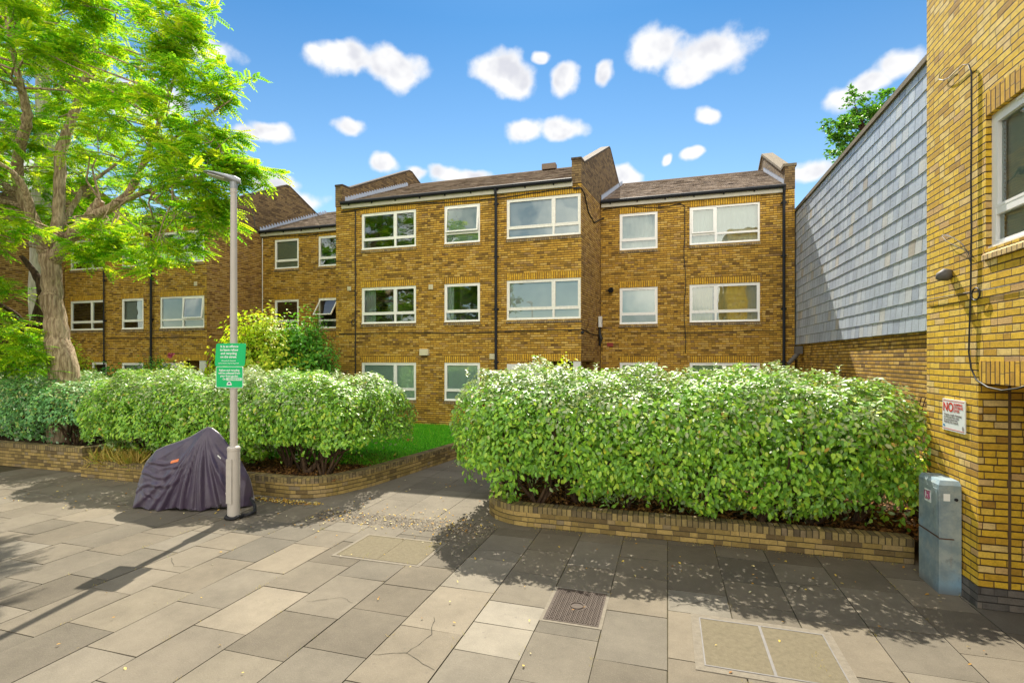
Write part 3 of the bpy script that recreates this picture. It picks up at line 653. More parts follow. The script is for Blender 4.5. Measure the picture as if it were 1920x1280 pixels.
def block(label, v0, uL, uR, skL, skR, parL, parR, flashL, flashR, wins, depth=8.2, porch=None, extra=None, gutL=None, gutR=None, brickm='brick', par_stone=False):
    """a section of the terrace: front at v0 between uL and uR; side walls lean by skL, skR (du/dv)"""
    B = thing('apartment_block', label, 'building', ((uL+uR)/2, v0, 0), group='sections of the yellow brick terrace')
    fL = lambda v: uL + skL*(v-v0); fR = lambda v: uR + skR*(v-v0)
    v1 = v0+depth; vm = v0+depth/2; RZ = EAVE+.12
    holes = []
    for wd in wins: holes.append((wd['x0']-uL, wd['x1']-uL, wd['z0'], wd['z1']))
    mb = MB()
    zb_side = 0
    if porch:
        px0, pz = porch; holes.append((px0-uL, uR-uL+.001, -.001, pz)); 
    wall_holes(mb, (uL, v0), (uR, v0), 0, EAVE, [h if h[1] <= uR-uL else (h[0], uR-uL, max(h[2], 0), h[3]) for h in holes], .12)
    # thin band closing the head of the wall behind the fascia
    mb.build('front_wall', brickm, B)
    sb = MB()
    def side(fx, flip, z_low=0, vs=None):
        vs0 = vs or v0
        pts = [(fx(vs0), vs0, z_low), (fx(v1), v1, z_low), (fx(v1), v1, EAVE), (fx(vm), vm, 10.3), (fx(vs0), vs0, EAVE+.0)]
        sb.face(pts if flip else pts[::-1])
    side(fR, True, 0 if not porch else porch[1]); side(fL, False)
    sb.face([(fR(v1), v1, 0), (fL(v1), v1, 0), (fL(v1), v1, EAVE), (fR(v1), v1, EAVE)])
    if porch:
        px0, pz = porch; dp = 1.7
        sb.face([(px0, v0, 0), (px0, v0+dp, 0), (px0, v0+dp, pz), (px0, v0, pz)])            # porch side
        sb.face([(px0, v0+dp, 0), (fR(v0+dp), v0+dp, 0), (fR(v0+dp), v0+dp, pz), (px0, v0+dp, pz)])
        sb.face([(px0, v0, pz), (uR, v0, pz), (fR(v0+dp), v0+dp, pz), (px0, v0+dp, pz)])
        pts = [(fR(v0+dp), v0+dp, 0), (fR(v1), v1, 0), (fR(v1), v1, pz), (fR(v0+dp), v0+dp, pz)]; sb.face(pts)
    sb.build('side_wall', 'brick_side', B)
    # inside: floors and a cross wall so that rooms have depth
    im = MB()
    for z in (.1, 2.72, 5.42, 8.15): im.face([(uL+.02, v0+.13, z), (uR-.02, v0+.13, z), (fR(v0+3.2)-.02, v0+3.2, z), (fL(v0+3.2)+.02, v0+3.2, z)])
    im.face([(fL(v0+3.2)+.02, v0+3.2, .0), (fR(v0+3.2)-.02, v0+3.2, .0), (fR(v0+3.2)-.02, v0+3.2, 8.15), (fL(v0+3.2)+.02, v0+3.2, 8.15)])
    k = max(1, int((uR-uL)/3.2))
    for i in range(1, k): 
        xx = uL+(uR-uL)*i/k+.35; im.face([(xx, v0+.13, 0), (xx, v0+3.2, 0), (xx, v0+3.2, 8.15), (xx, v0+.13, 8.15)])
    im.build('inner_wall', 'inner', B)
    # roof
    pw = .30
    gl = (lambda v: fL(v)+pw) if parL else fL; gr = (lambda v: fR(v)-pw) if parR else fR
    rm = MB(); tiles(rm, gl, gr, v0-.10, RZ-.03, vm, 10.22)
    ro = rm.build('roof', 'rooftile', B)
    rb = MB(); rb.face([(gl(v0), v0-.02, RZ-.06), (gr(v0), v0-.02, RZ-.06), (gr(vm), vm, 10.17), (gl(vm), vm, 10.17)])
    rb.face([(gr(v1), v1, RZ-.06), (gl(v1), v1, RZ-.06), (gl(vm), vm, 10.17), (gr(vm), vm, 10.17)]); rb.build('roof_deck', 'rooftile', B)
    rg = MB(); rg.tube([(gl(vm), vm, 10.2), (gr(vm), vm, 10.2)], .07, 8); rg.build('ridge', 'rooftile', B)
    # parapet gables
    for (on, fx, sgn, fl) in ((parL, fL, 1, flashL), (parR, fR, -1, flashR)):
        if not on: continue
        pm = MB(); zf, zp = EAVE+.62, 10.80
        prof = [(v0-.03, EAVE-.02), (v1, EAVE-.02), (v1, zf), (vm+.1, zp), (vm-.1, zp), (v0+.34, zf+.10), (v0-.03, zf+.10)]
        A = [(fx(v)+.004*(-sgn), v, z) for v, z in prof]; Bq = [(fx(v)+sgn*pw, v, z) for v, z in prof]
        pm.face(A if sgn < 0 else A[::-1]); pm.face(Bq[::-1] if sgn < 0 else Bq)
        for i in range(len(prof)):
            j = (i+1) % len(prof); q = [A[i], A[j], Bq[j], Bq[i]]; pm.face(q if sgn > 0 else q[::-1])
        po = pm.build('parapet', 'brick_parapet', B)
        cm = MB(swap=True)
        for (va, za, vb, zb) in ((v0-.05, zf+.103, v0+.36, zf+.103), (v0+.36, zf+.103, vm-.1, zp+.003), (vm-.1, zp+.003, vm+.1, zp+.003), (vm+.1, zp+.003, v1, zf+.003)):
            th_ = .07 if not par_stone else .09; oh = .015 if not par_stone else .05
            q0, q1, q2, q3 = (fx(va)-sgn*oh, va, za), (fx(vb)-sgn*oh, vb, zb), (fx(vb)+sgn*(pw+oh), vb, zb), (fx(va)+sgn*(pw+oh), va, za)
            U = Vector((0, 0, th_)); lo = [Vector(x) for x in (q0, q1, q2, q3)]; hi = [x+U for x in lo]
            if sgn < 0: lo.reverse(); hi.reverse()
            cm.face(hi[::-1]); cm.face(lo)
            for i in range(4): j = (i+1) % 4; cm.face([lo[j], lo[i], hi[i], hi[j]])
        cm.build('coping', 'coping' if par_stone else 'brickcoping', po)
        if fl:   # stepped lead flashing up the inside of the parapet
            lm = MB(); nst = 26
            for i in range(nst):
                t = i/nst; t2 = (i+1)/nst; va, vb = v0+.1+(vm-.3-v0)*t, v0+.1+(vm-.3-v0)*t2
                za = RZ+(10.2-RZ)*(va-v0)/(vm-v0); zb = RZ+(10.2-RZ)*(vb-v0)/(vm-v0)
                xx = fx(va)+sgn*(pw+.006); xb = fx(vb)+sgn*(pw+.006)
                lm.face([(xx, va, za), (xb, vb, zb), (xb, vb, zb+.15), (xx, va, zb+.15)])
                lm.face([(xx, va, za+.015), (xx+sgn*.16, va, za+.022), (xb+sgn*.16, vb, zb+.022), (xb, vb, zb+.015)])
            lm.build('flashing', 'lead', po)
    # fascia, gutter
    a, b = (gutL if gutL is not None else uL+.02), (gutR if gutR is not None else uR-.02)
    fm = MB(); fm.box(a, b, v0-.09, v0-.004, EAVE-.13, EAVE+.05); fm.build('fascia', 'fascia', B)
    gm = MB(); gm.tube([(a, v0-.15, EAVE+.06), (b, v0-.15, EAVE+.06)], .062, 10)
    x = a+.3
    while x < b: gm.box(x, x+.04, v0-.13, v0-.09, EAVE-.04, EAVE+.08); x += .95
    gm.build('gutter', 'gutter', B)
    for wd in wins:
        window(B, (0, v0, 0), (1, 0, 0), (0, -1, 0), wd['x0'], wd['x1'], wd['z0'], wd['z1'], **wd.get('kw', {}))
    return B
def W_(pa, pb, v, row, dz=0, dh=0, **kw):
    z1 = TOP[row]+dz
    return dict(x0=ux(pa, v), x1=ux(pb, v), z0=z1-WH-dh, z1=z1, kw=kw)
V0, V1 = 16.2, 18.8
# --- central section
mainL, mainR = ux(630, V0), ux(1090, V0)
wm = [W_(678, 780, V0, 0, kind='two', split=.62), W_(833, 900, V0, 0, kind='one', tilt={0: .10}, content='darkblind'), W_(950, 1089, V0, 0, dz=.02, kind='two', split=.64, content='frost', frame='worn_white', label='peeling white painted window with frosted panes'),
      W_(678, 780, V0, 1, kind='two', split=.62, content='curtains'), W_(833, 900, V0, 1, kind='one', content='curtains'), W_(950, 1089, V0, 1, dz=.02, kind='two', split=.64, content='frost2', frame='worn_white', label='worn white painted window with pale drawn blind'),
      W_(678, 780, V0, 2, kind='two', split=.62, content='vblind'), W_(833, 900, V0, 2, kind='one', content='vblind')]
BM = block('central yellow brick section projecting forward, with black drainpipe down its middle', V0, mainL, mainR, .14, .11, True, True, True, False, wm, porch=(ux(1030, V0), 2.52), gutL=mainL+.30, gutR=mainR-.28)
# --- right section
rL, rR = ux(1127, V1), 4.0
wr_ = [W_(1162, 1233, V1, 0, dz=-.04, kind='one', content='net'), W_(1293, 1425, V1, 0, kind='two', split=.38, content='net', tilt={0: .05}),
       W_(1162, 1233, V1, 1, dz=-.02, kind='one', content='halfblind'), W_(1293, 1425, V1, 1, kind='two', split=.38, content='gold'),
       W_(1162, 1233, V1, 2, kind='one', content='darkblind'), W_(1293, 1425, V1, 2, kind='two', split=.5, content='darkblind')]
BR = block('set-back yellow brick section at right, beside the slate-hung wall', V1, rL, rR, 0, 0, False, True, False, True, wr_, par_stone=True, gutR=rR-.30)
# lead flashing where the right roof meets the central gable
lm = MB()
for i in range(26):
    va, vb = V1+4.0*i/26, V1+4.0*(i+1)/26; z = lambda v: EAVE+.12+(10.2-EAVE-.12)*(v-V1)/4.1
    xa = max(mainR+.11*(va-V0), rL)+.012; xb = max(mainR+.11*(vb-V0), rL)+.012
    lm.face([(xa, va, z(va)), (xb, vb, z(vb)), (xb, vb, z(vb)+.17), (xa, va, z(vb)+.17)]); lm.face([(xa+.15, va, z(va)+.026), (xb+.15, vb, z(vb)+.026), (xb, vb, z(vb)+.02), (xa, va, z(va)+.02)])
lm.build('flashing', 'lead', BR)
# --- recess section on the left
cL, cR = ux(490, V1), ux(652, V1)
wc = [W_(515, 560, V1, 0, dz=.05, kind='one', content='darkblind'), W_(597, 636, V1, 0, dz=.05, kind='one', content='dark'),
      W_(515, 560, V1, 1, dz=.05, kind='one', content='dark'), W_(597, 636, V1, 1, dz=.05, kind='one', tilt={0: .62}, content='dark')]
BC = block('set-back yellow brick section behind the yellow-green bush', V1, cL, cR, 0, 0, False, False, False, False, wc)
lm = MB()
for i in range(26):
    va, vb = V1-.1+4.1*i/26, V1-.1+4.1*(i+1)/26; z = lambda v: EAVE+.12+(10.2-EAVE-.12)*(v-V1)/4.1
    xl = ux(388, V0); xa = max(xl+.11*(va-V0), cL)+.014; xb = max(xl+.11*(vb-V0), cL)+.014
    lm.face([(xa, va, z(va)), (xb, vb, z(vb)), (xb, vb, z(vb)+.10), (xa, va, z(vb)+.17)]); lm.face([(xa+.17, va, z(va)+.026), (xb+.17, vb, z(vb)+.026), (xb, vb, z(vb)+.02), (xa, va, z(va)+.02)])
lm.build('flashing', 'lead', BC)
# --- left section
lL, lR = ux(122, V0), ux(388, V0)
wl = [W_(300, 383, V0, 0, kind='two', split=.52, content='dark'), W_(228, 269, V0, 0, kind='one', content='dark'), W_(132, 196, V0, 0, kind='two', split=.62),
      W_(300, 383, V0, 1, kind='two', split=.52, content='darkblind', tilt={2: .10}), W_(228, 269, V0, 1, kind='one', content='halfblind'), W_(132, 196, V0, 1, kind='two', split=.62),
      W_(228, 269, V0, 2, dz=-.04, kind='one', content='vblind'), W_(172, 200, V0, 2, dz=-.02, kind='one')]
BL = block('yellow brick section behind the big tree, with tall blank gable side', V0, lL, lR, .1, .11, False, True, False, False, wl, porch=(ux(350, V0), 2.52))
# --- far left section, its side wall facing the garden
FV = 13.0; fx_ = ux(122, V0)
BF = block('yellow brick section at far left, mostly hidden behind leaves', FV, fx_-9, fx_-.02, 0, 0, False, True, False, False, [dict(x0=fx_-4, x1=fx_-2.4, z0=TOP[r]-WH, z1=TOP[r], kw=dict(kind='two')) for r in range(3)], depth=8.2)

def pipe(B, px, v, z0, z1, r=.045, hopper=True):
    x = ux(px, v); m_ = MB(); m_.tube([(x, v-.15, z1+.0), (x, v-.13, z1-.10), (x, v-.075, z1-.26), (x, v-.07, z0)], r, 10)
    z = z0+.7
    while z < z1-.5: m_.tube([(x, v-.07, z), (x, v-.07, z+.09)], r+.011, 10); m_.box(x-.09, x+.09, v-.05, v-.008, z+.02, z+.06); z += 1.75
    m_.build('downpipe', 'gutter', B, smooth=False)
pipe(BM, 931, V0, 0, EAVE+.02); pipe(BR, 1469, V1, 0, EAVE+.02); pipe(BL, 286, V0, 0, EAVE+.02); pipe(BL, 198, V0, 0, EAVE, .03)
def cab(B, pts, r=.012, m_='cable', n=6):
    q = MB(); q.tube(pts, r, n); q.build('cable', m_, B, smooth=True)
def along(px0, px1, v, zf, n=16, off=.02):
    return [(ux(px0+(px1-px0)*i/n, v), v-off, zf(i/n)+random.uniform(-.012, .012)) for i in range(n+1)]
cab(BM, along(636, 1089, V0, lambda t: 3.50+.02*math.sin(t*9), 24), .013)
cab(BM, along(640, 1088, V0, lambda t: EAVE-.22+.05*math.sin(t*8), 24), .016)
cab(BM, [(ux(667, V0)+.01*math.sin(i*1.7), V0-.02, 8.0-i*.29) for i in range(24)], .02)
cab(BR, along(1130, 1275, V1, lambda t: EAVE-.22+.07*math.sin(t*6.3)+.02*t, 16) + [(ux(1284, V1)+.03*math.sin(i*.9)*(i > 4), V1-.02, 7.9-i*.3) for i in range(18)], .014)
cab(BR, along(1130, 1466, V1, lambda t: 3.52+.02*math.sin(t*9), 16), .010)
cab(BL, along(200, 386, V0, lambda t: 3.48, 12), .012)
cab(BC, along(491, 632, V1, lambda t: EAVE-.2+.03*math.sin(t*8), 12), .015)
cab(BC, [(ux(493, V1)+.0, V1-.03, 8.0-i*.45) for i in range(16)], .018, 'whitepaint')
gx = lambda v: ux(388, V0)+.11*(v-V0)+.02
cab(BL, [(gx(V0+1.0+i*.2), V0+1.0+i*.2, 8.45-.16*math.sin(i*.35)) for i in range(8)], .02)
cab(BL, [(gx(V0+2.2)+.01, V0+2.15-.12*math.sin(i*.5), 10.1-i*.2) for i in range(10)], .014, 'greycable')
sideR = lambda v: mainR+.11*(v-V0)+.02
cab(BM, [(mainR-.25, V0-.05, EAVE-.22), (mainR, V0-.05, EAVE-.2), (sideR(V0+.3), V0+.3, EAVE-.28), (sideR(V0+.8), V0+.8, EAVE-.75), (sideR(V0+1.6), V0+1.6, EAVE-.9), (sideR(V0+2.4), V0+2.4, EAVE-.6), (sideR(V0+2.6)+.1, V1-.03, EAVE-.5)], .022)
cab(BM, [(mainR, V0-.03, 3.55), (sideR(V0+.5), V0+.5, 3.5), (sideR(V0+1.5), V0+1.5, 3.42), (sideR(V0+2.3), V0+2.3, 3.45)], .014)
# vents, boxes and small fittings on the walls
def fit(B, name, px, py, v, w_, h_, d_, m_, sub=None):
    p = onv(px, py, v); q = MB(); q.box(p.x-w_/2, p.x+w_/2, v-d_, v-.002, p.z-h_/2, p.z+h_/2, 'k')
    if sub == 'vent':
        for i in range(4): q.box(p.x-w_/2+.02+i*(w_-.04)/4, p.x-w_/2+.02+i*(w_-.04)/4+.018, v-d_-.012, v-d_+.001, p.z-h_/2+.02, p.z+h_/2-.02)
    o = q.build(name, m_, B, bevel=.006); return o
fit(BM, 'vent', 655, 541, V0, .15, .15, .02, 'cream', 'vent'); fit(BM, 'vent', 808, 538, V0, .16, .17, .02, 'cream', 'vent'); fit(BM, 'vent', 923, 668, V0, .18, .18, .02, 'cream', 'vent')
fit(BM, 'wall_box', 797, 660, V0, .32, .22, .12, 'cream'); fit(BR, 'brick_vent', 1144, 646, V1, .22, .14, .012, 'redvent', 'vent')
fit(BL, 'vent', 367, 532, V0, .15, .17, .02, 'cream', 'vent')
q = MB(); p = onv(1093, 624, V0); q.lathe((p.x, V0-.1, p.z-.04), [(.01, 0), (.05, .02), (.055, .06), (.02, .1)], 12); q.box(p.x-.02, p.x+.02, V0-.1, V0-.002, p.z, p.z+.04); q.build('security_lamp', 'gutter', BM)
q = MB(); p = onv(1146, 543, V1); q.tube([(p.x, V1-.16, p.z-.03), (p.x, V1-.002, p.z)], .085, 14); q.tube([(p.x, V1-.18, p.z-.05), (p.x, V1-.15, p.z-.03)], [.1, .09], 14); q.build('extract_vent', 'gutter', BR)
q = MB(); v_ = V0+2.25; q.box(sideR(v_), sideR(v_)+.11, v_-.11, v_+.11, 3.72, 4.1); q.build('alarm_box', 'whitepaint', BM, bevel=.01)
q = MB(); q.tube([(sideR(v_)+.03, v_, 3.72), (sideR(v_)+.03, v_, 3.5), (sideR(v_)+.07, v_, 3.3), (sideR(v_)+.02, v_, 3.05)], [.03, .05, .07, .03], 8); q.build('cable_bundle', 'cable', BM)
q = MB(); c_ = onv(664, 604, V0)
q.tube([(c_.x+.09*math.cos(a*.5), V0-.04, c_.z+.09*math.sin(a*.5)) for a in range(14)], .015, 6); q.build('cable_coil', 'cable', BM)
# porch furniture of the central section: white panel, white post, door
q = MB(); q.box(ux(951, V0), ux(1022, V0), V0-.03, V0-.003, .5, 2.42); q.build('white_panel', 'whitepaint', BM, bevel=.01)
lx = MB(swap=True); lx.box(ux(951, V0), mainR+.002, V0-.004, V0+.1, 2.525, 2.75); lx.build('porch_lintel', 'soldier', BM)
q = MB(); q.box(mainR-.26, mainR-.02, V0+.02, V0+.26, 0, 2.52); q.build('porch_post', 'whitepaint', BM, bevel=.008)
q = MB(); q.box(ux(1050, V0), ux(1085, V0), V0+1.6, V0+1.68, 0, 2.1); q.build('door', 'gutter', BM)
lx = MB(swap=True); lx.box(ux(300, V0), lR+.002, V0-.004, V0+.1, 2.525, 2.75); lx.build('porch_lintel', 'soldier', BL)
q = MB(); q.box(ux(386, V0)-.36, ux(386, V0)-.02, V0+.02, V0+.3, 0, 2.52); q.build('porch_post', 'whitepaint', BL)
q = MB(); q.box(ux(298, V0), ux(345, V0), V0-.03, V0-.003, .5, 2.42); q.build('white_panel', 'whitepaint', BL)
# little vent stack on the main ridge
q = MB(); p = onv(1030, 312, 20.2); q.box(p.x-.28, p.x+.28, 20.05, 20.35, 10.2, 10.42); q.build('ridge_vent', 'rooftile', BM)

# --- slate-hung building on the right
SU = 4.035; SZ0, SZ1, SVa, SVb = 3.08, 7.42, 6.9, 19.4
BS = thing('slate_hung_building', 'building with a long wall of hung grey slates above yellow brick', 'building', (SU, 13, 0))
q = MB()
wv0, wv1 = 8.1, 9.45
wall_holes(q, (SU+.06, SVb), (SU+.06, SVa), 0, SZ0+.02, [(SVb-wv1, SVb-wv0, 1.15, 2.35)], .12)
q.face([(SU+.06, SVb, 0), (9.5, SVb, 0), (9.5, SVb, SZ1), (SU+.06, SVb, SZ1)]); q.face([(9.5, SVa, 0), (SU+.06, SVa, 0), (SU+.06, SVa, SZ1), (9.5, SVa, SZ1)])
q.face([(9.5, SVb, 0), (9.5, SVa, 0), (9.5, SVa, SZ1), (9.5, SVb, SZ1)])
q.build('brick_wall', 'brick', BS)
q = MB(); q.box(SU+.03, 9.5, SVa, SVb, SZ0, SZ1, 'b'); q.face([(SU+.03, SVa, SZ0), (SU+.03, SVb, SZ0), (SU+.07, SVb, SZ0), (SU+.07, SVa, SZ0)]); q.build('slate_backing', 'gutter', BS)
q = MB(); ex, tw = .262, .255; nr = int((SZ1-SZ0)/ex)+1
for r_ in range(nr):
    z = SZ0-.02+r_*ex; zt_ = min(z+ex*1.12, SZ1); x = SVa+.02-(tw/2 if r_ % 2 else 0)
    while x < SVb:
        a, b = max(x+.005, SVa+.01), min(x+tw-.005, SVb-.01)
        if b-a > .02:
            dz = random.uniform(-.004, .004); o = random.uniform(0, .004)
            B0 = SU+.004-o; T0 = SU+.018
            q.face([(B0, b, z+dz), (B0, a, z+dz), (T0, a, zt_), (T0, b, zt_)]); q.face([(B0+.03, b, z+dz-.012), (B0+.03, a, z+dz-.012), (B0, a, z+dz), (B0, b, z+dz)])
        x += tw
q.build('slate_cladding', 'slate', BS)
q = MB(); q.box(SU-.03, SU+.22, SVa, SVb, SZ1+.002, SZ1+.10); q.build('coping', 'coping', BS, bevel=.01)
wo = window(BS, (SU+.06, SVb, 0), (0, -1, 0), (-1, 0, 0), SVb-wv1, SVb-wv0, 1.15, 2.35, kind='two', split=.5, content='paleblind', lin_h=.225)
q = MB(); c_ = onv(1492, 662, V1-.5); q.tube([(3.97, 18.1, c_.z), (3.85, 18.0, c_.z-.1), (3.62, 17.9, c_.z-.35)], [.05, .075, .06], 10); q.box(3.85, 4.058, 18.0, 18.2, c_.z-.02, c_.z+.22); q.build('floodlight', 'greycable', BS)

# --- corner building at the right edge of the frame
NU = 3.1; NV, NB = 6.52, 7.63; LZ = 2.35
BN = thing('corner_building', 'nearest yellow brick building, cut off by the right edge of the picture', 'building', (NU+1, 6, 0))
q = MB()
# the street side: wall line x = NU facing -x, from back corner NB down to 2.6
hz = lambda v: NB - v
wall_holes(q, (NU, NB), (NU, 2.6), LZ, 9.6, [(hz(6.39), hz(4.55), 3.71, 5.06), (hz(6.39), hz(4.55), 6.42, 7.75)], .13)
wall_holes(q, (NU, NB), (NU, NV), .22, LZ, [], 0)
wall_holes(q, (NU, NV), (NU+4, NV), .22, LZ, [], 0)
q.face([(NU, NV, LZ), (NU+4, NV, LZ), (NU+4, 3.2, LZ), (NU, 3.2, LZ)]); wall_holes(q, (NU, 3.2), (NU, 2.6), 0, LZ, [], 0); wall_holes(q, (NU+4, 3.2), (NU, 3.2), 0, LZ, [], 0)
q.face([(NU+4, NB, 0), (NU, NB, 0), (NU, NB, 9.6), (NU+4, NB, 9.6)]); q.face([(NU, 2.6, 0), (NU+4, 2.6, 0), (NU+4, 2.6, 9.6), (NU, 2.6, 9.6)])
q.face([(NU+4, 2.6, 0), (NU+4, NB, 0), (NU+4, NB, 9.6), (NU+4, 2.6, 9.6)]); q.face([(NU, 2.6, 9.6), (NU+4, 2.6, 9.6), (NU+4, NB, 9.6), (NU, NB, 9.6)])
q.build('wall', 'brick_near', BN)
q = MB(); wall_holes(q, (NU-.012, NB), (NU-.012, NV-.012), 0, .225, [], 0); wall_holes(q, (NU-.012, NV-.012), (NU+4, NV-.012), 0, .225, [], 0)
q.face([(NU-.012, NB, .225), (NU-.012, NV-.012, .225), (NU+.02, NV+.02, .225), (NU+.02, NB, .225)]); q.face([(NU-.012, NV-.012, .225), (NU+4, NV-.012, .225), (NU+4, NV+.02, .225), (NU+.02, NV+.02, .225)])
q.build('plinth', 'blackbrick', BN)
q = MB(swap=True); q.box(NU-.004, NU+.1, 3.3, NV-.02, LZ-.004, LZ+.225); q.build('porch_lintel', 'soldier', BN)
im = MB()
for z in (2.75, 5.45, 8.2): im.face([(NU+.14, 3, z), (NU+3.9, 3, z), (NU+3.9, NB-.05, z), (NU+.14, NB-.05, z)])
im.face([(NU+2.6, 3, LZ), (NU+2.6, NB, LZ), (NU+2.6, NB, 9), (NU+2.6, 3, 9)]); im.build('inner_wall', 'inner', BN)
for zz in (3.71, 6.42):
    window(BN, (NU, NB, 0), (0, -1, 0), (-1, 0, 0), hz(6.39), hz(4.55), zz, zz+1.35, kind='two', split=.62, content='slatblind', deep=.085, sillm='nearsill', label='white framed window with a slatted grey blind')
q = MB(); q.box(NU+.25, NU+.275, NV-.004, NV+.01, .23, LZ-.01); q.build('movement_joint', 'jointfill', BN)
def onw(px, py, o=.02): p = onu(px, py, NU); return (NU-o, p.y, p.z)
cab(BN, [onw(*p, .025) for p in ((1822,122),(1827,135),(1827,250),(1826,340),(1827,420),(1826,500),(1825,560),(1823,620),(1822,660),(1826,690),(1836,712),(1858,726),(1885,732),(1915,728),(1960,715))], .009)
cab(BN, [onw(*p, .03) for p in ((1766,148),(1774,150),(1786,145),(1800,132),(1812,121),(1822,120),(1826,130))], .005, 'greycable')
cab(BN, [onw(*p, .03) for p in ((1766,148),(1768,140),(1776,130),(1784,126))], .004, 'greycable')
for pts in (((1772,440),(1785,441),(1805,452),(1822,472),(1826,490)), ((1772,442),(1780,452),(1800,462),(1815,468),(1826,492)), ((1775,440),(1795,446),(1812,458),(1824,480))): cab(BN, [onw(*p, .03) for p in pts], .003, 'greycable', 5)
cab(BN, [onw(*p, .02) for p in ((1738,562),(1780,555),(1820,548),(1870,540),(1930,527))], .005, 'greycable', 5)
c_ = Vector(onw(1836, 551, .03)); cab(BN, [(c_.x, c_.y+.075*math.cos(a*.5), c_.z+.065*math.sin(a*.5)) for a in range(14)], .008)
c_ = Vector(onw(1785, 518, .0)); q = MB(); q.tube([c_+Vector((.0, 0, .03)), c_+Vector((-.05, .02, .025)), c_+Vector((-.11, .04, -.0)), c_+Vector((-.13, .05, -.02))], [.05, .075, .05, .012], 12); q.build('bell_vent', 'greycable', BN, smooth=True)

# ================================================================ GARDEN WALLS
def garden_wall(label, pts, z0, z1, thick=.215, cope='sillbrick', copeh=.10):
    """low brick wall swept along a plan line, brick-on-edge course on top; outside on the right-hand side of travel"""
    W0 = thing('garden_wall', label, 'wall', (*pts[len(pts)//2][:2], 0), group='low brick garden walls')
    P = [Vector((p[0], p[1], 0)) for p in pts]; acc = [0]
    for a, b in zip(P[:-1], P[1:]): acc.append(acc[-1]+(b-a).length)
    N = []
    for i in range(len(P)):
        d = (P[min(i+1, len(P)-1)]-P[max(i-1, 0)]).normalized(); N.append(Vector((-d.y, d.x, 0)))
    def sweep(mb, off0, off1, za, zb, top=True):
        for i in range(len(P)-1):
            A = [P[i]+N[i]*off0, P[i+1]+N[i+1]*off0]; Bq = [P[i]+N[i]*off1, P[i+1]+N[i+1]*off1]
            U = Vector((0, 0, 1)); s0, s1 = acc[i], acc[i+1]
            sw = (lambda L: [(b, a) for a, b in L]) if mb.swap else (lambda L: L)
            mb.face([A[0]+U*za, A[1]+U*za, A[1]+U*zb, A[0]+U*zb], uv=sw([(s0, za), (s1, za), (s1, zb), (s0, zb)]))
            mb.face([Bq[1]+U*za, Bq[0]+U*za, Bq[0]+U*zb, Bq[1]+U*zb], uv=sw([(s1, za), (s0, za), (s0, zb), (s1, zb)]))
            if top: mb.face([A[0]+U*zb, A[1]+U*zb, Bq[1]+U*zb, Bq[0]+U*zb], uv=sw([(s0, 0), (s1, 0), (s1, thick), (s0, thick)]))
        for i in (0, len(P)-1):
            A, Bq = P[i]+N[i]*off0, P[i]+N[i]*off1; U = Vector((0, 0, 1))
            f = [Bq+U*za, A+U*za, A+U*zb, Bq+U*zb]; mb.face(f if i == 0 else f[::-1])
    b = MB(); sweep(b, 0, thick, z0, z1-copeh, False); b.build('brickwork', 'gardenbrick', W0)
    c = MB(swap=True); sweep(c, -.004, thick+.004, z1-copeh+.001, z1); c.build('coping', 'gardensoldier', W0)
    return W0
M['gardensoldier'] = brick('garden_coping_brick', [(0, (.11, .085, .05)), (.4, (.22, .165, .07)), (.8, (.32, .24, .09)), (1, (.20, .15, .09))], (.06, .05, .03), (.08, .065, .035), stain=.6, bump_d=.008, wob=.006)
def arc(cx, cy, r, a0, a1, n=8): return [(cx+r*math.cos(R(a0+(a1-a0)*i/n)), cy+r*math.sin(R(a0+(a1-a0)*i/n))) for i in range(n+1)]
rw = [(-3.02, 15.9), (-3.0, 12.0), (-2.95, 9.2)] + arc(-2.1, 8.5, .85, 180, 270, 8) + [(-1, 7.65), (0.4, 7.66), (1.8, 7.66), (2.98, 7.66)]
garden_wall('low curved brick wall in front of the right-hand hedge, by the grey cabinet', rw, 0, .32)
lw = [(-12.35, 8.02), (-11, 8.02), (-9.5, 8.0), (-8, 7.97), (-7.0, 7.93)] + arc(-6.75, 8.75, .82, 270, 342, 6) + [(-5.75, 9.1), (-5.5, 10.6), (-5.2, 12.7), (-4.9, 15.9)]
garden_wall('low curved brick wall with moss, behind the covered motorbike and along the path', lw, 0, .37)
garden_wall('higher straight brick wall at left, ending in a corner by dry grass', [(-24, 8.32), (-20, 8.32), (-16, 8.31), (-13.0, 8.30), (-12.75, 8.31), (-12.72, 8.6), (-12.7, 9.6)], 0, .56)
# beds
def sheet_poly(name, pts, z, m_):
    mb = MB(); mb.face([(x, y, z) for x, y in pts]); return tag(mb.build(name, m_), kind='structure')
sheet_poly('flower_bed_soil', [(-12.3,8.18),(-7.0,8.12),(-6.3,8.4),(-5.95,9.1),(-5.75,10.6),(-5.6,11.2),(-12.3,11.2)], .29, 'soil')
sheet_poly('hedge_bed_soil', [(-2.75,15.8),(-2.75,9.2),(-2.55,8.5),(-2.1,7.9),(-1.2,7.84),(4.0,7.84),(4.0,15.8)], .24, 'soil')
sheet_poly('raised_bed_soil', [(-26,8.5),(-12.9,8.5),(-12.9,11.2),(-26,11.2)], .48, 'soil')
sheet_poly('lawn', [(-26,11.2),(-5.58,11.2),(-5.38,12.7),(-5.1,16.19),(-26,16.19)], .31, 'turf')
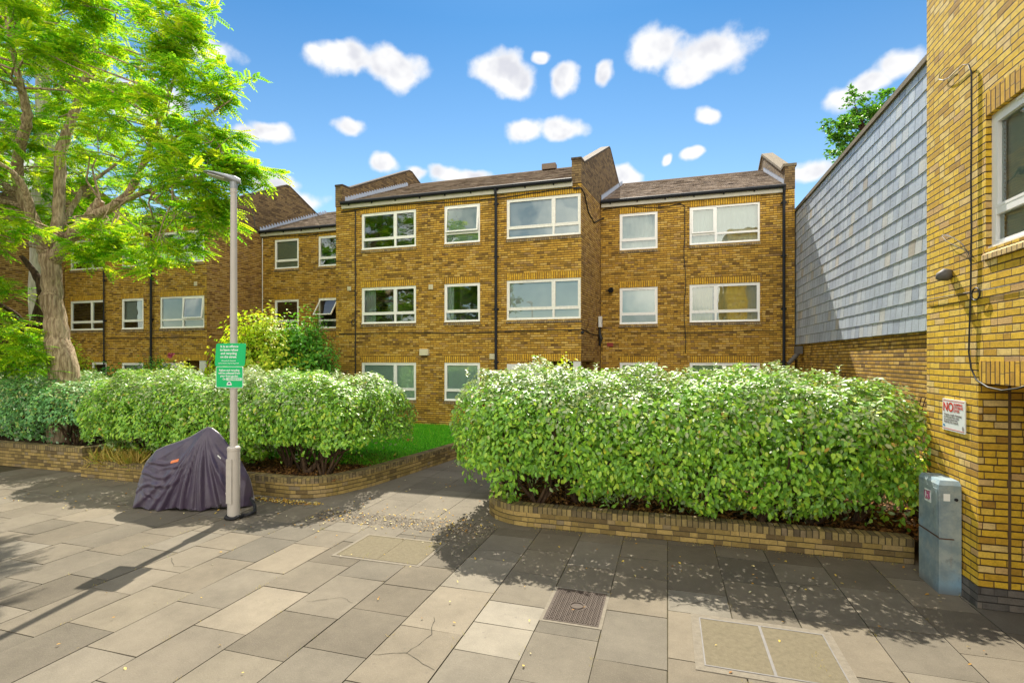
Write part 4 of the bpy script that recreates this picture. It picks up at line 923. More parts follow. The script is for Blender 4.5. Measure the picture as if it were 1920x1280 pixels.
# grass on the visible corner of the lawn
def blades(name, n, area, z, m_, h=(.05, .12), lab=None, cat='grass', spread=.5, sel=None):
    P = np.c_[rng.uniform(area[0], area[1], n), rng.uniform(area[2], area[3], n), np.full(n, z)]
    if sel: P = P[[sel(p) for p in P]]
    n = len(P); up = nrm(np.c_[rng.normal(0, spread, n), rng.normal(0, spread, n), np.ones(n)]); sd_ = rng.normal(0, 1, (n, 3))
    X, Y, Z = frames(sd_, up); return tag(scatter(name, BLADE_V, BLADE_F, P, X, Y, Z, rng.uniform(*h, n), m_), lab, cat, kind='stuff')
blades('grass', 42000, (-9.5, -5.1, 9.6, 16.15), .30, 'grass_blade', lab='bright green mown grass between hedge and brick building', sel=lambda p: p[0] < -5.85+.105*(p[1]-9.1))
blades('dry_grass', 900, (-12.2, -10.8, 8.05, 8.6), .30, 'dry_grass', (.15, .45), 'dry yellow grass drooping over the low wall at left', spread=.8)

# ================================================================ HEDGES
def noise3(P, f, seed):
    r_ = np.random.default_rng(seed); out = np.zeros(len(P))
    for _ in range(7):
        k = r_.normal(0, f, 3); out += np.sin(P@k+r_.uniform(0, 6.28))
    return out/7**.5
def hedge(label, cx, cy, hx, hy, z0, z1, n, leafm, seed, leaf=(.066, .106), cat='hedge', stems=9, lowgap=.55, shoots=(), bare=None):
    H = thing('hedge', label, cat, (cx, cy, z0), group='silvery evergreen hedges')
    r_ = np.random.default_rng(seed)
    cz, hz_ = (z0+z1)/2, (z1-z0)/2
    # directions on a superellipsoid shell
    d = nrm(r_.normal(0, 1, (n*2, 3))*np.array([1.0, .9, .9])); e = 3.0
    h3 = np.array([hx, hy, hz_])
    # sample box surface, then round it off
    area = np.array([hy*hz_, hx*hz_, hx*hy*1.15]); pick = r_.choice(3, n, p=area/area.sum())
    q = r_.uniform(-1, 1, (n, 3)); sg = np.where(r_.random(n) < .5, -1, 1)
    q[np.arange(n), pick] = sg
    yz = np.maximum((np.abs(q[:, 1:])**e).sum(1), 1e-9); ex_ = 7.0
    rad = (np.abs(q[:, 0])**ex_ + yz**(ex_/e))**(1/ex_); q = q/rad[:, None]
    yz = np.maximum((np.abs(q[:, 1:])**e).sum(1), 1e-9)
    gy = (yz**(ex_/e-1))[:, None]*np.sign(q[:, 1:])*np.abs(q[:, 1:])**(e-1)
    nr_ = nrm(np.c_[np.sign(q[:, 0])*np.abs(q[:, 0])**(ex_-1), gy]/h3)
    P = q*h3
    Pw = P+np.array([cx, cy, cz])
    lump = .10*noise3(Pw, 2.2, seed)+.07*noise3(Pw, 5, seed+1)+.035*noise3(Pw, 12, seed+2)
    rl = r_.random(n); depth = np.where(rl < .45, r_.uniform(0, .09, n), np.where(rl < .72, r_.uniform(.05, .38, n), r_.uniform(.3, 1.1, n)))
    bottom = np.clip(1-(Pw[:, 2]-z0)/.35, 0, 1)
    P = Pw + nr_*(lump-depth)[:, None]
    # thin out the underside so that stems and soil show
    low = np.clip((P[:, 2]-z0-.02)/lowgap, 0, 1)
    gap = noise3(P*np.array([1, 1, .3]), 2.6, seed+5)
    keep = (r_.random(n) < .12+.88*low**.8) & ~((low < .98) & (gap > .0) & (r_.random(n) < .94)) & (P[:, 2] > z0)
    hole = noise3(P, 6.0, seed+7) > 1.30
    keep &= ~(hole & (P[:, 2] < z0+.75*(z1-z0)) & (r_.random(n) < .82))
    if bare: keep &= ~((P[:, 0] > bare[0]) & (P[:, 0] < bare[1]) & (P[:, 2] < bare[2]+.12*noise3(P, 3.5, seed+8)) & (r_.random(n) < bare[3]))
    P, nr_ = P[keep], nr_[keep]; m_ = len(P)
    # leaves sit in little whorls at the twig ends: tips outwards and drooping on the sides, lying flat on top
    wid = np.floor(P/.13).astype(int); hsh = (wid*np.array([73856093, 19349663, 83492791])).sum(1) % 9973
    jit = np.random.default_rng(seed+3).normal(0, 1, (9973, 3))[hsh]
    out = nrm(nr_*.75+np.array([0, 0, .45])+jit*.22+r_.normal(0, .30, (m_, 3)))
    side_ = 1-np.clip(nr_[:, 2:3], 0, 1)
    hint = nrm(nr_*.35+np.array([0, 0, -.75])*side_+jit*.25+r_.normal(0, .62, (m_, 3)))
    # soft new shoots that break the clipped top
    SP, SO, SH = [], [], []
    for (x, y, z) in shoots[::3]:
        l = .22*r_.uniform(.5, 1.2); lean = r_.normal(0, .25, 2)
        for i in range(14):
            t = i/14; SP.append((x+lean[0]*t*l, y+lean[1]*t*l, z+t*l)); a = i*2.4; SO.append((-.5*math.cos(a), -.5*math.sin(a), .8)); SH.append((math.cos(a), math.sin(a), .5))
    P = np.concatenate([P, np.array(SP)]); out = np.concatenate([out, np.array(SO)]); hint = np.concatenate([hint, np.array(SH)]); m_ = len(P)
    X, Y, Z = frames(out, hint); sz = r_.uniform(*leaf, m_)*np.where(r_.random(m_) < .2, .7, 1)
    # sun glare towards the top, painted as paler leaves over silvery young growth
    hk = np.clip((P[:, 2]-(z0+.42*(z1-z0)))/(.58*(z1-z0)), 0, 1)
    is_glare = r_.random(m_) < .70*hk**1.4*np.clip(1+noise3(P, 1.6, seed+9)*.5, .3, 1.4)
    scatter('foliage', LEAF_V, LEAF_F, P[~is_glare], X[~is_glare], Y[~is_glare], Z[~is_glare], sz[~is_glare], leafm, H)
    scatter('glare_foliage', LEAF_V, LEAF_F, P[is_glare], X[is_glare], Y[is_glare], Z[is_glare], sz[is_glare]*.9, 'glare_leaf', H)
    # sprigs that stand up out of the top
    st = MB(); rr = random.Random(seed)
    for i in range(stems):
        bx = cx-hx*.86+2*hx*.86*(i+rr.uniform(.2, .8))/stems; by = cy+rr.uniform(-hy*.55, hy*.2)
        for k in range(5):
            tx, ty = bx+rr.uniform(-.7, .7), by+rr.uniform(-.5, .5)*hy
            mid = Vector(((bx*.6+tx*.4)+rr.uniform(-.1, .1), by*.6+ty*.4, z0+rr.uniform(.2, .4)))
            st.tube([(bx+rr.uniform(-.04, .04), by, .2), mid, (tx, ty, z0+hz_*rr.uniform(.7, 1.0)), (tx+rr.uniform(-.3, .3), ty+rr.uniform(-.3, .3), z1-.3)], [.032, .024, .014, .006], 6)
    for i in range(stems*14):
        bx = cx+rr.uniform(-hx, hx)*.80; by = cy+rr.uniform(-hy, hy)*.62
        st.tube([(bx, by, z0+rr.uniform(.1, .6)), (bx+rr.uniform(-.25, .25), by+rr.uniform(-.25, .1), z0+rr.uniform(.3, 1.0)), (bx+rr.uniform(-.4, .4), by+rr.uniform(-.4, .2), z0+rr.uniform(.5, 1.4))], [.009, .007, .003], 5)
    st.build('stem', 'bark_dark', H)
    return H
ru = random.uniform
HR = hedge('broad silvery green hedge at right, between the path and the corner building', -.02, 8.72, 3.32, 1.40, .30, 2.37, 78000, 'hedge_leaf', 11, shoots=[(-3.3+.33*i+ru(-.2, .2), ru(8.1, 9.4), ru(2.24, 2.34)) for i in range(20)], bare=(2.2, 4, .80, .75))
HM = hedge('rounded silvery green hedge left of the path, behind the covered motorbike', -9.15, 9.35, 3.60, 1.50, .38, 2.26, 78000, 'hedge_leaf', 21, shoots=[(-12.3+.36*i+ru(-.2, .2), ru(8.8, 10), ru(2.1, 2.2)) for i in range(18)], bare=(-7.7, -5, .86, .95))
HL = hedge('dark green hedge at far left, above the straight brick wall', -17.0, 9.6, 4.1, 1.40, .56, 2.16, 56000, 'hedge_leaf_blue', 31, shoots=[(-20+.4*i+ru(-.2, .2), ru(9, 10), ru(2.0, 2.1)) for i in range(16)])
# the bare crooked stem under the end of the middle hedge
st = MB(); b0 = Vector((-6.95, 8.65, .28))
for pts, rr_ in (([(0,0,0), (.18,.05,.18), (.35,.1,.34), (.62,.15,.42), (.95,.2,.55)], [.06, .055, .045, .03, .012]), ([(0,0,0), (-.12,.05,.25), (-.2,.1,.5), (-.5,.15,.75)], [.05, .04, .03, .015]), ([(.35,.1,.34), (.38,.1,.6), (.45,.15,.9)], [.035, .028, .012]),
                 ([(.62,.15,.42), (.7,.2,.7), (.9,.3,.95)], [.025, .02, .01]), ([(.2,.05,.2), (.22,.2,.5), (.15,.3,.9)], [.035, .03, .015])):
    st.tube([b0+Vector(p) for p in pts], rr_, 7)
st.build('stem', 'bark_dark', HM)

# dead leaves under the hedges and scattered on the paving
def litter(name, n, fn, z, m_, size, lab, flat=.25):
    P = np.array([(*fn(), z) for _ in range(n)]); n = len(P)
    P[:, 2] += rng.uniform(.002, .02, n); up = np.c_[rng.normal(0, flat, n), rng.normal(0, flat, n), np.ones(n)]
    X, Y, Z = frames(up, np.c_[rng.normal(0, 1, n), rng.normal(0, 1, n), np.zeros(n)])
    return tag(scatter(name, LEAF_V, LEAF_F, P, X, Y, Z, rng.uniform(*size, n), m_), lab, 'leaf litter', kind='stuff')
U = random.uniform
litter('dead_leaves', 9000, lambda: (U(-2.6, 3.9), U(7.9, 10.5)), .25, 'litter_brown', (.04, .09), 'brown dead leaves on the soil under the right-hand hedge', .5)
litter('dead_leaves', 9000, lambda: (U(-12.2, -6.0), U(8.2, 10.8)), .30, 'litter_brown', (.04, .09), 'brown dead leaves on the soil under the middle hedge', .5)
litter('yellow_leaves', 420, lambda: (U(-7.6, -5.9), 7.78+abs(random.gauss(0, .10))*-1.0), .006, 'litter', (.03, .06), 'yellow fallen leaves heaped along the foot of the curved wall', .4)
litter('yellow_leaves', 260, lambda: (U(-5.6, -2.6), random.gauss(7.3, .28)), .012, 'litter', (.025, .05), 'small yellow leaves blown across the mouth of the path')
litter('stray_leaves', 150, lambda: (U(-12, 3), U(6.2, 7.6)), .006, 'litter', (.02, .055), 'stray yellow leaves lying along the back of the pavement')
litter('stray_leaves', 90, lambda: (U(-5.4, -3.1), U(7.5, 13)), .014, 'litter', (.025, .06), 'stray dry leaves lying on the garden path')
litter('stray_leaves', 40, lambda: (U(-6, 3), U(3, 6.2)), .006, 'litter', (.02, .04), 'few tiny leaf scraps on the open pavement')
# weeds in the joints
def weeds(n, fn, lab):
    P = []; 
    for _ in range(n):
        x, y = fn()
        for k in range(random.randint(4, 14)): P.append((x+random.gauss(0, .02), y+random.gauss(0, .05), .0))
    P = np.array(P); m_ = len(P); up = nrm(np.c_[rng.normal(0, .6, m_), rng.normal(0, .6, m_), np.ones(m_)]); X, Y, Z = frames(rng.normal(0, 1, (m_, 3)), up)
    tag(scatter('joint_weeds', BLADE_V, BLADE_F, P, X, Y, Z, rng.uniform(.015, .04, m_), 'dry_grass'), lab, 'weeds', kind='stuff')
weeds(110, lambda: (random.choice(edges[12:30]), U(3, 7.6)), 'tiny weeds growing in the joints between paving slabs')

weeds(120, lambda: (U(-2.0, 2.95), 7.64+random.gauss(0, .012)), 'tiny weeds along the foot of the right-hand garden wall')
weeds(90, lambda: (U(-12, -6.9), 7.93+random.gauss(0, .02)), 'tiny weeds along the foot of the left garden wall')
# ================================================================ TREES AND SHRUBS
def mk_tree(name, label, base, limbs, clusters, leafm, barkm, seed, frond=(.30, .42), per=34, spread=.5, group=None, flat=.55, tv=None, tf=None, twig=.010, girth=1.0):
    T = thing(name, label, 'tree', base, group)
    r_ = np.random.default_rng(seed); rr = random.Random(seed)
    tm = MB(); nodes = []
    for pts, rad in limbs:
        # smooth the limb
        P = [Vector(p) for p in pts]; Q = []; Rr = []
        for i in range(len(P)-1):
            p0, p1, p2, p3 = P[max(i-1, 0)], P[i], P[i+1], P[min(i+2, len(P)-1)]
            for k in range(5):
                t = k/5; Q.append(.5*((2*p1)+(p2-p0)*t+(2*p0-5*p1+4*p2-p3)*t*t+(3*p1-p0-3*p2+p3)*t**3)); Rr.append(rad[i]+(rad[i+1]-rad[i])*t)
        Q.append(P[-1]); Rr.append(rad[-1])
        Q = [q+Vector((rr.gauss(0, .06), rr.gauss(0, .06), 0))*Rr[i] for i, q in enumerate(Q)]
        tm.tube(Q, [x*rr.uniform(.96, 1.05)*girth for x in Rr], 14)
        nodes += [(q, x) for q, x in zip(Q, Rr)]
    tm.build('trunk', barkm, T, smooth=True)
    bm_ = MB(); FP_, FO, FH = [], [], []
    thin = [(q, x) for q, x in nodes if x < .26] or nodes
    A = np.array([tuple(q) for q, _ in thin])
    for c in clusters:
        c = Vector(c); dd = np.linalg.norm(A-np.array(c), axis=1)+np.maximum(0, A[:, 2]-c.z)*1.2
        q, x = thin[int(dd.argmin())]
        m1 = q.lerp(c, .35)+Vector((rr.gauss(0, .15), rr.gauss(0, .15), rr.uniform(0, .25))); m2 = q.lerp(c, .7)+Vector((rr.gauss(0, .12), rr.gauss(0, .12), rr.uniform(0, .3)))
        r0 = min(x*.45, twig*2.0+.005*(c-q).length)
        bm_.tube([q, m1, m2, c], [r0, r0*.75, r0*.5, twig*.5], 6, False)
        ax = (c-m2).normalized()
        for s_ in range(4):
            tip = c+Vector((rr.gauss(0, 1), rr.gauss(0, 1), rr.gauss(0, .35))).normalized()*spread*rr.uniform(.6, 1.2)+ax*.15
            bm_.tube([m2.lerp(c, .6), (c+tip)/2+Vector((0, 0, .05)), tip], [twig*.5, twig*.4, twig*.2], 4, False)
            for k in range(per//4):
                t = rr.uniform(.15, 1.05); p = c.lerp(tip, t)+Vector((rr.gauss(0, .05), rr.gauss(0, .05), rr.gauss(0, .04)))
                FP_.append(p); FO.append((rr.gauss(0, flat*.7), rr.gauss(0, flat*.7), 1)); h_ = (tip-c).normalized()*.6+Vector((rr.gauss(0, .7), rr.gauss(0, .7), rr.gauss(-.2, .25))); FH.append(tuple(h_))
    bm_.build('branch', barkm if barkm != 'bark' else 'bark', T, smooth=True)
    FP_ = np.array([tuple(p) for p in FP_]); X, Y, Z = frames(np.array(FO), np.array(FH))
    scatter('crown', tv or FR_V, tf or FR_F, FP_, X, Y, Z, r_.uniform(*frond, len(FP_)), leafm, T)
    return T
TD = 13.2
def td(px, py, d=TD): return ond(px, py, d)
base = td(120, 700); base.z = .3
tk = [Vector((base.x, base.y, .15)), td(118, 690), td(108, 620), td(100, 560), td(95, 500), td(92, 465)]
limbs = [(tk, [.60, .52, .43, .39, .36, .37]),
         ([td(90, 485), td(72, 435), td(45, 375), td(32, 325), td(38, 275, 12.9), td(52, 225, 12.6), td(40, 165, 12.3), td(20, 80, 12), td(5, -20, 11.8)], [.27, .24, .22, .215, .20, .18, .13, .09, .04]),
         ([td(98, 480), td(108, 420, 13.4), td(112, 350, 13.5), td(116, 280, 13.6), td(140, 210, 13.8), td(160, 150, 14), td(185, 60, 14.2), td(200, -60, 14.4)], [.26, .23, .22, .21, .18, .13, .09, .04]),
         ([td(100, 490), td(135, 440, 12.9), td(165, 412, 12.6), td(215, 385, 12.3), td(250, 350, 12.0), td(275, 290, 11.8), td(305, 210, 11.4), td(335, 120, 11.2), td(350, 60, 11.1)], [.28, .25, .23, .17, .13, .10, .07, .05, .02]),
         ([td(165, 412, 12.6), td(178, 392, 12.5), td(188, 376, 12.45)], [.22, .20, .17]),
         ([td(215, 385, 12.3), td(260, 365, 11.8), td(310, 350, 11.3), td(380, 330, 10.9), td(440, 310, 10.7)], [.13, .10, .07, .045, .02]),
         ([td(240, 360, 12.1), td(262, 320, 11.8), td(300, 280, 11.4), td(370, 230, 11.0), td(430, 190, 10.7)], [.10, .08, .06, .04, .02]),
         ([td(95, 470), td(60, 420, 12.6), td(55, 380, 12.3), td(30, 330, 11.9), td(-30, 290, 11.4), td(-120, 240, 11)], [.2, .16, .14, .1, .07, .03]),
         ([td(100, 440), td(135, 390, 14), td(160, 350, 14.5), td(215, 310, 15), td(280, 250, 15.5)], [.15, .12, .1, .06, .03]),
         ([td(45, 375), td(-10, 330, 13.8), td(-90, 260, 14.4), td(-180, 180, 14.8)], [.16, .12, .08, .03])]
# crown outline in the view, filled at many depths
rc = random.Random(4)
OUT = [(-330, -330), (260, -330), (290, -120), (268, 0), (300, 30), (395, -30), (392, 60), (400, 130), (480, 140), (470, 185), (432, 215), (475, 245), (465, 275), (508, 318), (470, 345), (450, 372), (475, 410), (440, 425), (415, 395), (395, 425), (350, 440), (330, 470), (335, 535), (290, 545), (250, 515), (215, 505), (180, 545), (150, 500), (120, 480), (60, 470), (20, 480), (-60, 520), (-330, 480)]
def inside(x, y, poly):
    c = False; j = len(poly)-1
    for i in range(len(poly)):
        xi, yi = poly[i]; xj, yj = poly[j]
        if (yi > y) != (yj > y) and x < (xj-xi)*(y-yi)/(yj-yi)+xi: c = not c
        j = i
    return c
cl_ = []
FORK = [(0, 150), (190, 120), (190, 250), (150, 330), (240, 300), (290, 320), (275, 400), (190, 450), (130, 480), (70, 470), (15, 380), (0, 300)]   # limbs stay in sight here
while len(cl_) < 330:
    x, y = rc.uniform(-330, 510), rc.uniform(-330, 545)
    if not inside(x, y, OUT): continue
    if -330 < x < 0 and rc.random() < .5: continue
    if y < 0 and rc.random() < .45: continue
    dmax = 2.6*math.sqrt(max(.08, 1-((x-60)/480)**2))
    d = 12.9+rc.uniform(-1, 1)*dmax
    if x > 230 and rc.random() < .42: continue
    if x > 300: d = 11.0+rc.uniform(-1.3, 1.5)*(1-(x-270)/450)
    if inside(x, y, FORK):
        if rc.random() < .35: continue
        d = rc.uniform(14.4, 16)
    if x > 60: x = 60+(x-60)*.90
    if y > 200: y = 200+(y-200)*.86
    cl_.append(td(x, y, d))
for (x, y, d) in ((380,10,11),(372,45,11),(365,85,11),(350,130,11),(390,60,11),(470,150,10.8),(452,170,10.8),(440,185,10.8),(490,322,10.7),(470,335,10.7),(455,300,10.8),(462,405,11),(438,415,11),(320,525,11.6),(300,515,11.8),(270,500,12),(345,455,11.5),(375,420,11.3),(455,255,10.9),(240,490,12),(205,490,11.8),(180,520,12),(60,462,11.4),(20,462,11.2),(-20,470,11),(500,340,10.8),(505,325,10.8),(430,450,11),(400,470,11.2),(365,500,11.4),(420,400,10.9),(395,440,11.2),(165,500,11.6)): cl_.append(td(60+(x-60)*.91 if x > 60 else x, 200+(y-200)*.87 if y > 200 else y, d))
TREE = mk_tree('pinnate_tree', 'large multi-stemmed tree at left with bright yellow-green feathery leaves', base, limbs, cl_, 'robinia', 'bark', 3, per=42, frond=(.28, .42), girth=.58, flat=.38)

# second trunk standing behind it
b2 = ond(82, 690, 17.5)
l2 = [([Vector((b2.x, b2.y, .2)), ond(80, 600, 17.5), ond(82, 450, 17.5), ond(84, 330, 17.5), ond(86, 250, 17.5), ond(80, 120, 17.5), ond(90, 0, 17.4)], [.45, .36, .33, .31, .27, .16, .08])]
c2_ = [ond(rc.uniform(-260, 230), rc.uniform(-80, 380), rc.uniform(16.6, 19.5)) for _ in range(110)]
mk_tree('garden_tree', 'straight pale grey tree trunk standing behind the forked tree', Vector((b2.x, b2.y, .3)), l2, c2_, 'robinia', 'bark_grey', 9, per=26, frond=(.35, .5), spread=.8)
# dark leaning tree at the far left, low leaves
b3 = ond(44, 700, 15.2)
l3 = [([Vector((b3.x, b3.y, .2)), ond(52, 660, 15.2), ond(68, 610, 15.1), ond(82, 560, 15), ond(70, 520, 15), ond(40, 480, 15)], [.26, .22, .18, .15, .10, .05]), ([ond(62, 630, 15.1), ond(30, 590, 14.6), ond(-20, 560, 14)], [.10, .07, .03])]
c3 = []
while len(c3) < 70:
    x, y = rc.uniform(-200, 90), rc.uniform(510, 690)
    if (x > 20 and y < 560) or (x > 55 and y < 620): continue
    c3.append(ond(x, y, rc.uniform(12.6, 14.6)))
mk_tree('leaning_tree', 'dark leaning tree with low yellow-green leaves at the far left edge', Vector((b3.x, b3.y, .3)), l3, c3, 'robinia', 'bark_dark', 15, per=30, frond=(.28, .40))
# tree beyond the slate-hung wall
bt = onv(1625, 672, 27.0)
lt = [([Vector((bt.x, 27, 0)), Vector((bt.x, 27, 5)), ond(1625, 300, 23.4), ond(1612, 220, 23.4)], [.4, .3, .2, .06]), ([ond(1640, 330, 23.4), ond(1665, 240, 23.4), ond(1680, 190, 23.2)], [.14, .08, .03])]
c4 = [ond(rc.gauss(1618, 22), rc.uniform(190, 300), rc.uniform(22.5, 24.5)) for _ in range(34)]+[ond(rc.gauss(1655, 16), rc.uniform(180, 260), rc.uniform(22.5, 24)) for _ in range(16)]+[ond(rc.gauss(1582, 10), rc.uniform(225, 290), rc.uniform(22.5, 24)) for _ in range(10)]+[ond(rc.gauss(1690, 30), rc.uniform(190, 330), rc.uniform(23, 25)) for _ in range(14)]+[ond(1575, 235, 23), ond(1570, 262, 23), ond(1672, 172, 23), ond(1605, 185, 23)]
mk_tree('distant_tree', 'small green tree top showing above the slate-hung wall', Vector((bt.x, 27, 0)), lt, c4, 'plane_leaf', 'bark_dark', 17, tv=LEAF_V, tf=LEAF_F, per=90, frond=(.12, .2), spread=.55, flat=1.0)

# trees on the other side of the street, which the windows mirror
def street_tree(label, x, y, h, seed, group):
    r2 = random.Random(seed); b_ = Vector((x, y, -.1))
    L_ = [([b_, b_+Vector((.1, .1, h*.25)), b_+Vector((-.1, .2, h*.5)), b_+Vector((.1, 0, h*.9))], [.38, .3, .22, .05])]
    for k in range(5):
        a = k*1.26+r2.random(); L_.append(([b_+Vector((0, .1, h*.3)), b_+Vector((math.cos(a)*h*.12, math.sin(a)*h*.12, h*.45)), b_+Vector((math.cos(a)*h*.25, math.sin(a)*h*.25, h*.65))], [.16, .1, .03]))
    cs = []
    while len(cs) < 150:
        q_ = Vector((r2.uniform(-1, 1), r2.uniform(-1, 1), r2.uniform(-1, 1)))
        if .35 < q_.length < 1: cs.append(b_+Vector((q_.x*h*.33, q_.y*h*.33, h*.62+q_.z*h*.38)))
    return mk_tree('street_tree', label, b_, L_, cs, 'plane_leaf', 'bark_grey', seed, tv=LEAF_V, tf=LEAF_F, per=72, frond=(.3, .5), spread=1.1, group=group, flat=1.0)
st0 = street_tree('leafy street tree across the road, mirrored in the upper windows', -19, -13.5, 16, 41, 'street trees across the road')
def copy_tree(src, loc, rz, sc_, label):
    c = src.copy(); S.collection.objects.link(c); c.location = loc; c.rotation_euler = (0, 0, rz); c.scale = (sc_,)*3; c['label'] = label
    for ch in list(src.children): d_ = ch.copy(); S.collection.objects.link(d_); d_.parent = c
    return c
copy_tree(st0, Vector((-29, -13, -.1)), 2.1, 1.05, 'leafy street tree across the road, mirrored in the left section windows')
copy_tree(st0, Vector((-38, -14, -.1)), 4.0, 1.0, 'leafy street tree across the road, farthest left of the row')

def shrub(name, label, c, rad, n, leafm, seed, leaf=(.07, .13), stem='bark_dark', loose=.25, cat='shrub', flowers=0):
    c = Vector(c); H = thing(name, label, cat, (c.x, c.y, .3)); r_ = np.random.default_rng(seed); rr = random.Random(seed)
    st = MB(); P = []
    k = max(16, n//55)
    for i in range(k):
        q_ = Vector((rr.gauss(0, 1), rr.gauss(0, 1), rr.gauss(0, 1))).normalized(); q_.z = abs(q_.z)*1.0-.25
        tip = c+Vector((q_.x*rad[0], q_.y*rad[1], q_.z*rad[2]))*rr.uniform(.55, 1.12)+Vector((0, 0, rr.uniform(-.1, loose)))
        b_ = Vector((c.x+rr.uniform(-.2, .2)*rad[0], c.y+rr.uniform(-.2, .2)*rad[1], .28)); mid = b_.lerp(tip, .55)+Vector((rr.gauss(0, .12), rr.gauss(0, .12), .25))
        st.tube([b_, mid, tip], [.018, .012, .004], 5, False)
        m_ = 55
        t = r_.uniform(.35, 1.0, m_)[:, None]; a_ = np.array(b_); b2_ = np.array(mid); c2 = np.array(tip)
        pts = (1-t)**2*a_+2*t*(1-t)*b2_+t*t*c2
        P.append(pts+r_.normal(0, .10, (m_, 3)))
    st.build('stem', stem, H)
    P = np.concatenate(P); m_ = len(P); o = nrm(P-np.array(c)+np.array([0, 0, .6])+r_.normal(0, .5, (m_, 3)))
    X, Y, Z = frames(o, r_.normal(0, 1, (m_, 3))+np.array([0, 0, -.2])); scatter('foliage', LEAF_V, LEAF_F, P, X, Y, Z, r_.uniform(*leaf, m_), leafm, H)
    if flowers:
        m_ = flowers*14; ctr = np.repeat(np.array([tuple(onv(316+rr.gauss(0, 3), 665+rr.gauss(0, 3), c.y-.3)) for _ in range(flowers)]), 14, 0)
        X, Y, Z = frames(r_.normal(0, 1, (m_, 3)), r_.normal(0, 1, (m_, 3))); scatter('flower', LEAF_V, LEAF_F, ctr, X, Y, Z, r_.uniform(.06, .1, m_), 'petal', H)
    return H
p = onv(525, 690, 14.6); shrub('bush', 'tall loose yellow-green bush against the set-back brick wall', (p.x-.1, 14.0, 2.5), (2.1, 1.1, 2.3), 16000, 'shrub_leaf', 51, (.10, .17))
p = onv(590, 690, 14.9); shrub('bush', 'darker green bush beside the corner of the central section', (p.x+.15, 14.2, 2.4), (1.3, .8, 2.3), 12000, 'shrub_dark', 52, (.09, .15))
p = onv(330, 690, 14.2); shrub('flowering_bush', 'low green bush with a pink flower behind the middle hedge', (p.x, 13.6, 1.55), (1.7, .6, 1.35), 7000, 'shrub_dark', 53, (.07, .12), flowers=4)
p = onv(385, 690, 14.2); shrub('bush', 'pale leafy bush under the white porch post', (p.x, 13.2, 1.6), (1.1, .6, 1.2), 5000, 'shrub_leaf', 54, (.07, .12))
p = onv(175, 690, 14.2); shrub('bush', 'bright green bush just right of the big tree trunk', (p.x, 13.4, 1.8), (1.0, .6, 1.7), 5000, 'shrub_leaf', 55, (.08, .14))
p = onv(235, 690, 12.8); shrub('bush', 'dark ferny plants below the small ground floor window', (p.x, 12.4, 1.35), (1.5, .6, 1.05), 3600, 'shrub_dark', 56, (.09, .18))
p = onv(40, 690, 12.8); shrub('bush', 'dark green undergrowth behind the far left hedge', (p.x, 12.2, 1.5), (2.4, .7, 1.3), 5000, 'shrub_dark', 57, (.09, .16))
p = onv(1060, 690, 11.2); shrub('bush', 'thin yellow shoots rising above the right-hand hedge near the porch', (p.x, 10.4, 1.85), (.5, .35, 1.05), 1300, 'shrub_leaf', 58, (.06, .11))
p = onv(1720, 690, 9.0); shrub('bush', 'yellow-green plants in the gap behind the grey cabinet', (3.55, 9.0, .7), (.35, .8, .5), 900, 'shrub_leaf', 59, (.05, .09))

# ================================================================ STREET FURNITURE
M['steel'] = plain('galvanised_grey_paint', (.46, .42, .37), .45, .5, .0, vary=.12, scale=7)
M['lampgrey'] = plain('lamp_head_grey', (.30, .32, .34), .4, .5, .2, vary=.08)
M['diffuser'] = plain('lamp_glass', (.55, .55, .52), .25, .6)
PX, PY = -6.76, 6.66
LP = thing('street_lamp', 'slim grey street lamp post standing by the covered motorbike', 'street lamp', (PX, PY, 0))
q = MB(); q.lathe((PX, PY, 0), [(.094, 0), (.094, 1.10), (.098, 1.11), (.098, 1.15), (.085, 1.17), (.06, 1.18)], 28); q.build('base_column', 'steel', LP, smooth=False)
q = MB(); q.lathe((PX, PY, 1.17), [(.056, 0), (.052, 2.2), (.048, 4.1), (.048, 4.12), (.052, 4.12), (.052, 4.36), (.04, 4.38)], 24); q.build('pole', 'steel', LP, smooth=False)
hd = Vector((-.80, -.60, 0)); sdv = Vector((.60, -.80, 0)); up = Vector((0, 0, 1))
q = MB(); q.obox((PX-.09*cT*.0-.0, PY-.095, .62), (1, 0, 0), (0, 1, 0), (0, 0, 1), .055, .006, .36); q.build('access_door', 'steel', LP)
q = MB(); q.tube([(PX-.095, PY-.03, .34), (PX-.11, PY-.035, .42)], .018, 8); q.build('hinge', 'steel', LP)
hc = Vector((PX, PY, 5.50))
q = MB(); secs = [(-.10, .05, .05, .03), (-.02, .075, .075, .05), (.12, .12, .06, .035), (.27, .135, .04, .02), (.38, .10, .022, .012), (.43, .04, .01, .006)]
ring = []
for (t, wd, ht, dn) in secs:
    c_ = hc+hd*t+up*(t*.20); ring.append([c_+sdv*(wd*math.cos(a))+up*((ht if math.sin(a) > 0 else dn)*math.sin(a)) for a in [2*math.pi*k/16 for k in range(16)]])
for a, b in zip(ring[:-1], ring[1:]):
    for k in range(16): q.face([a[k], a[(k+1) % 16], b[(k+1) % 16], b[k]])
q.face(ring[0][::-1]); q.face(ring[-1]); q.build('lamp_head', 'lampgrey', LP, smooth=False)
q = MB(); q.obox(hc+hd*.24+up*(.24*.2-.026), hd+up*.2, sdv, up, .12, .085, .006); q.build('lamp_lens', 'diffuser', LP)
q = MB(); q.tube([hc+up*-.14, hc+up*-.02], [.055, .062], 14); q.build('bracket', 'lampgrey', LP)

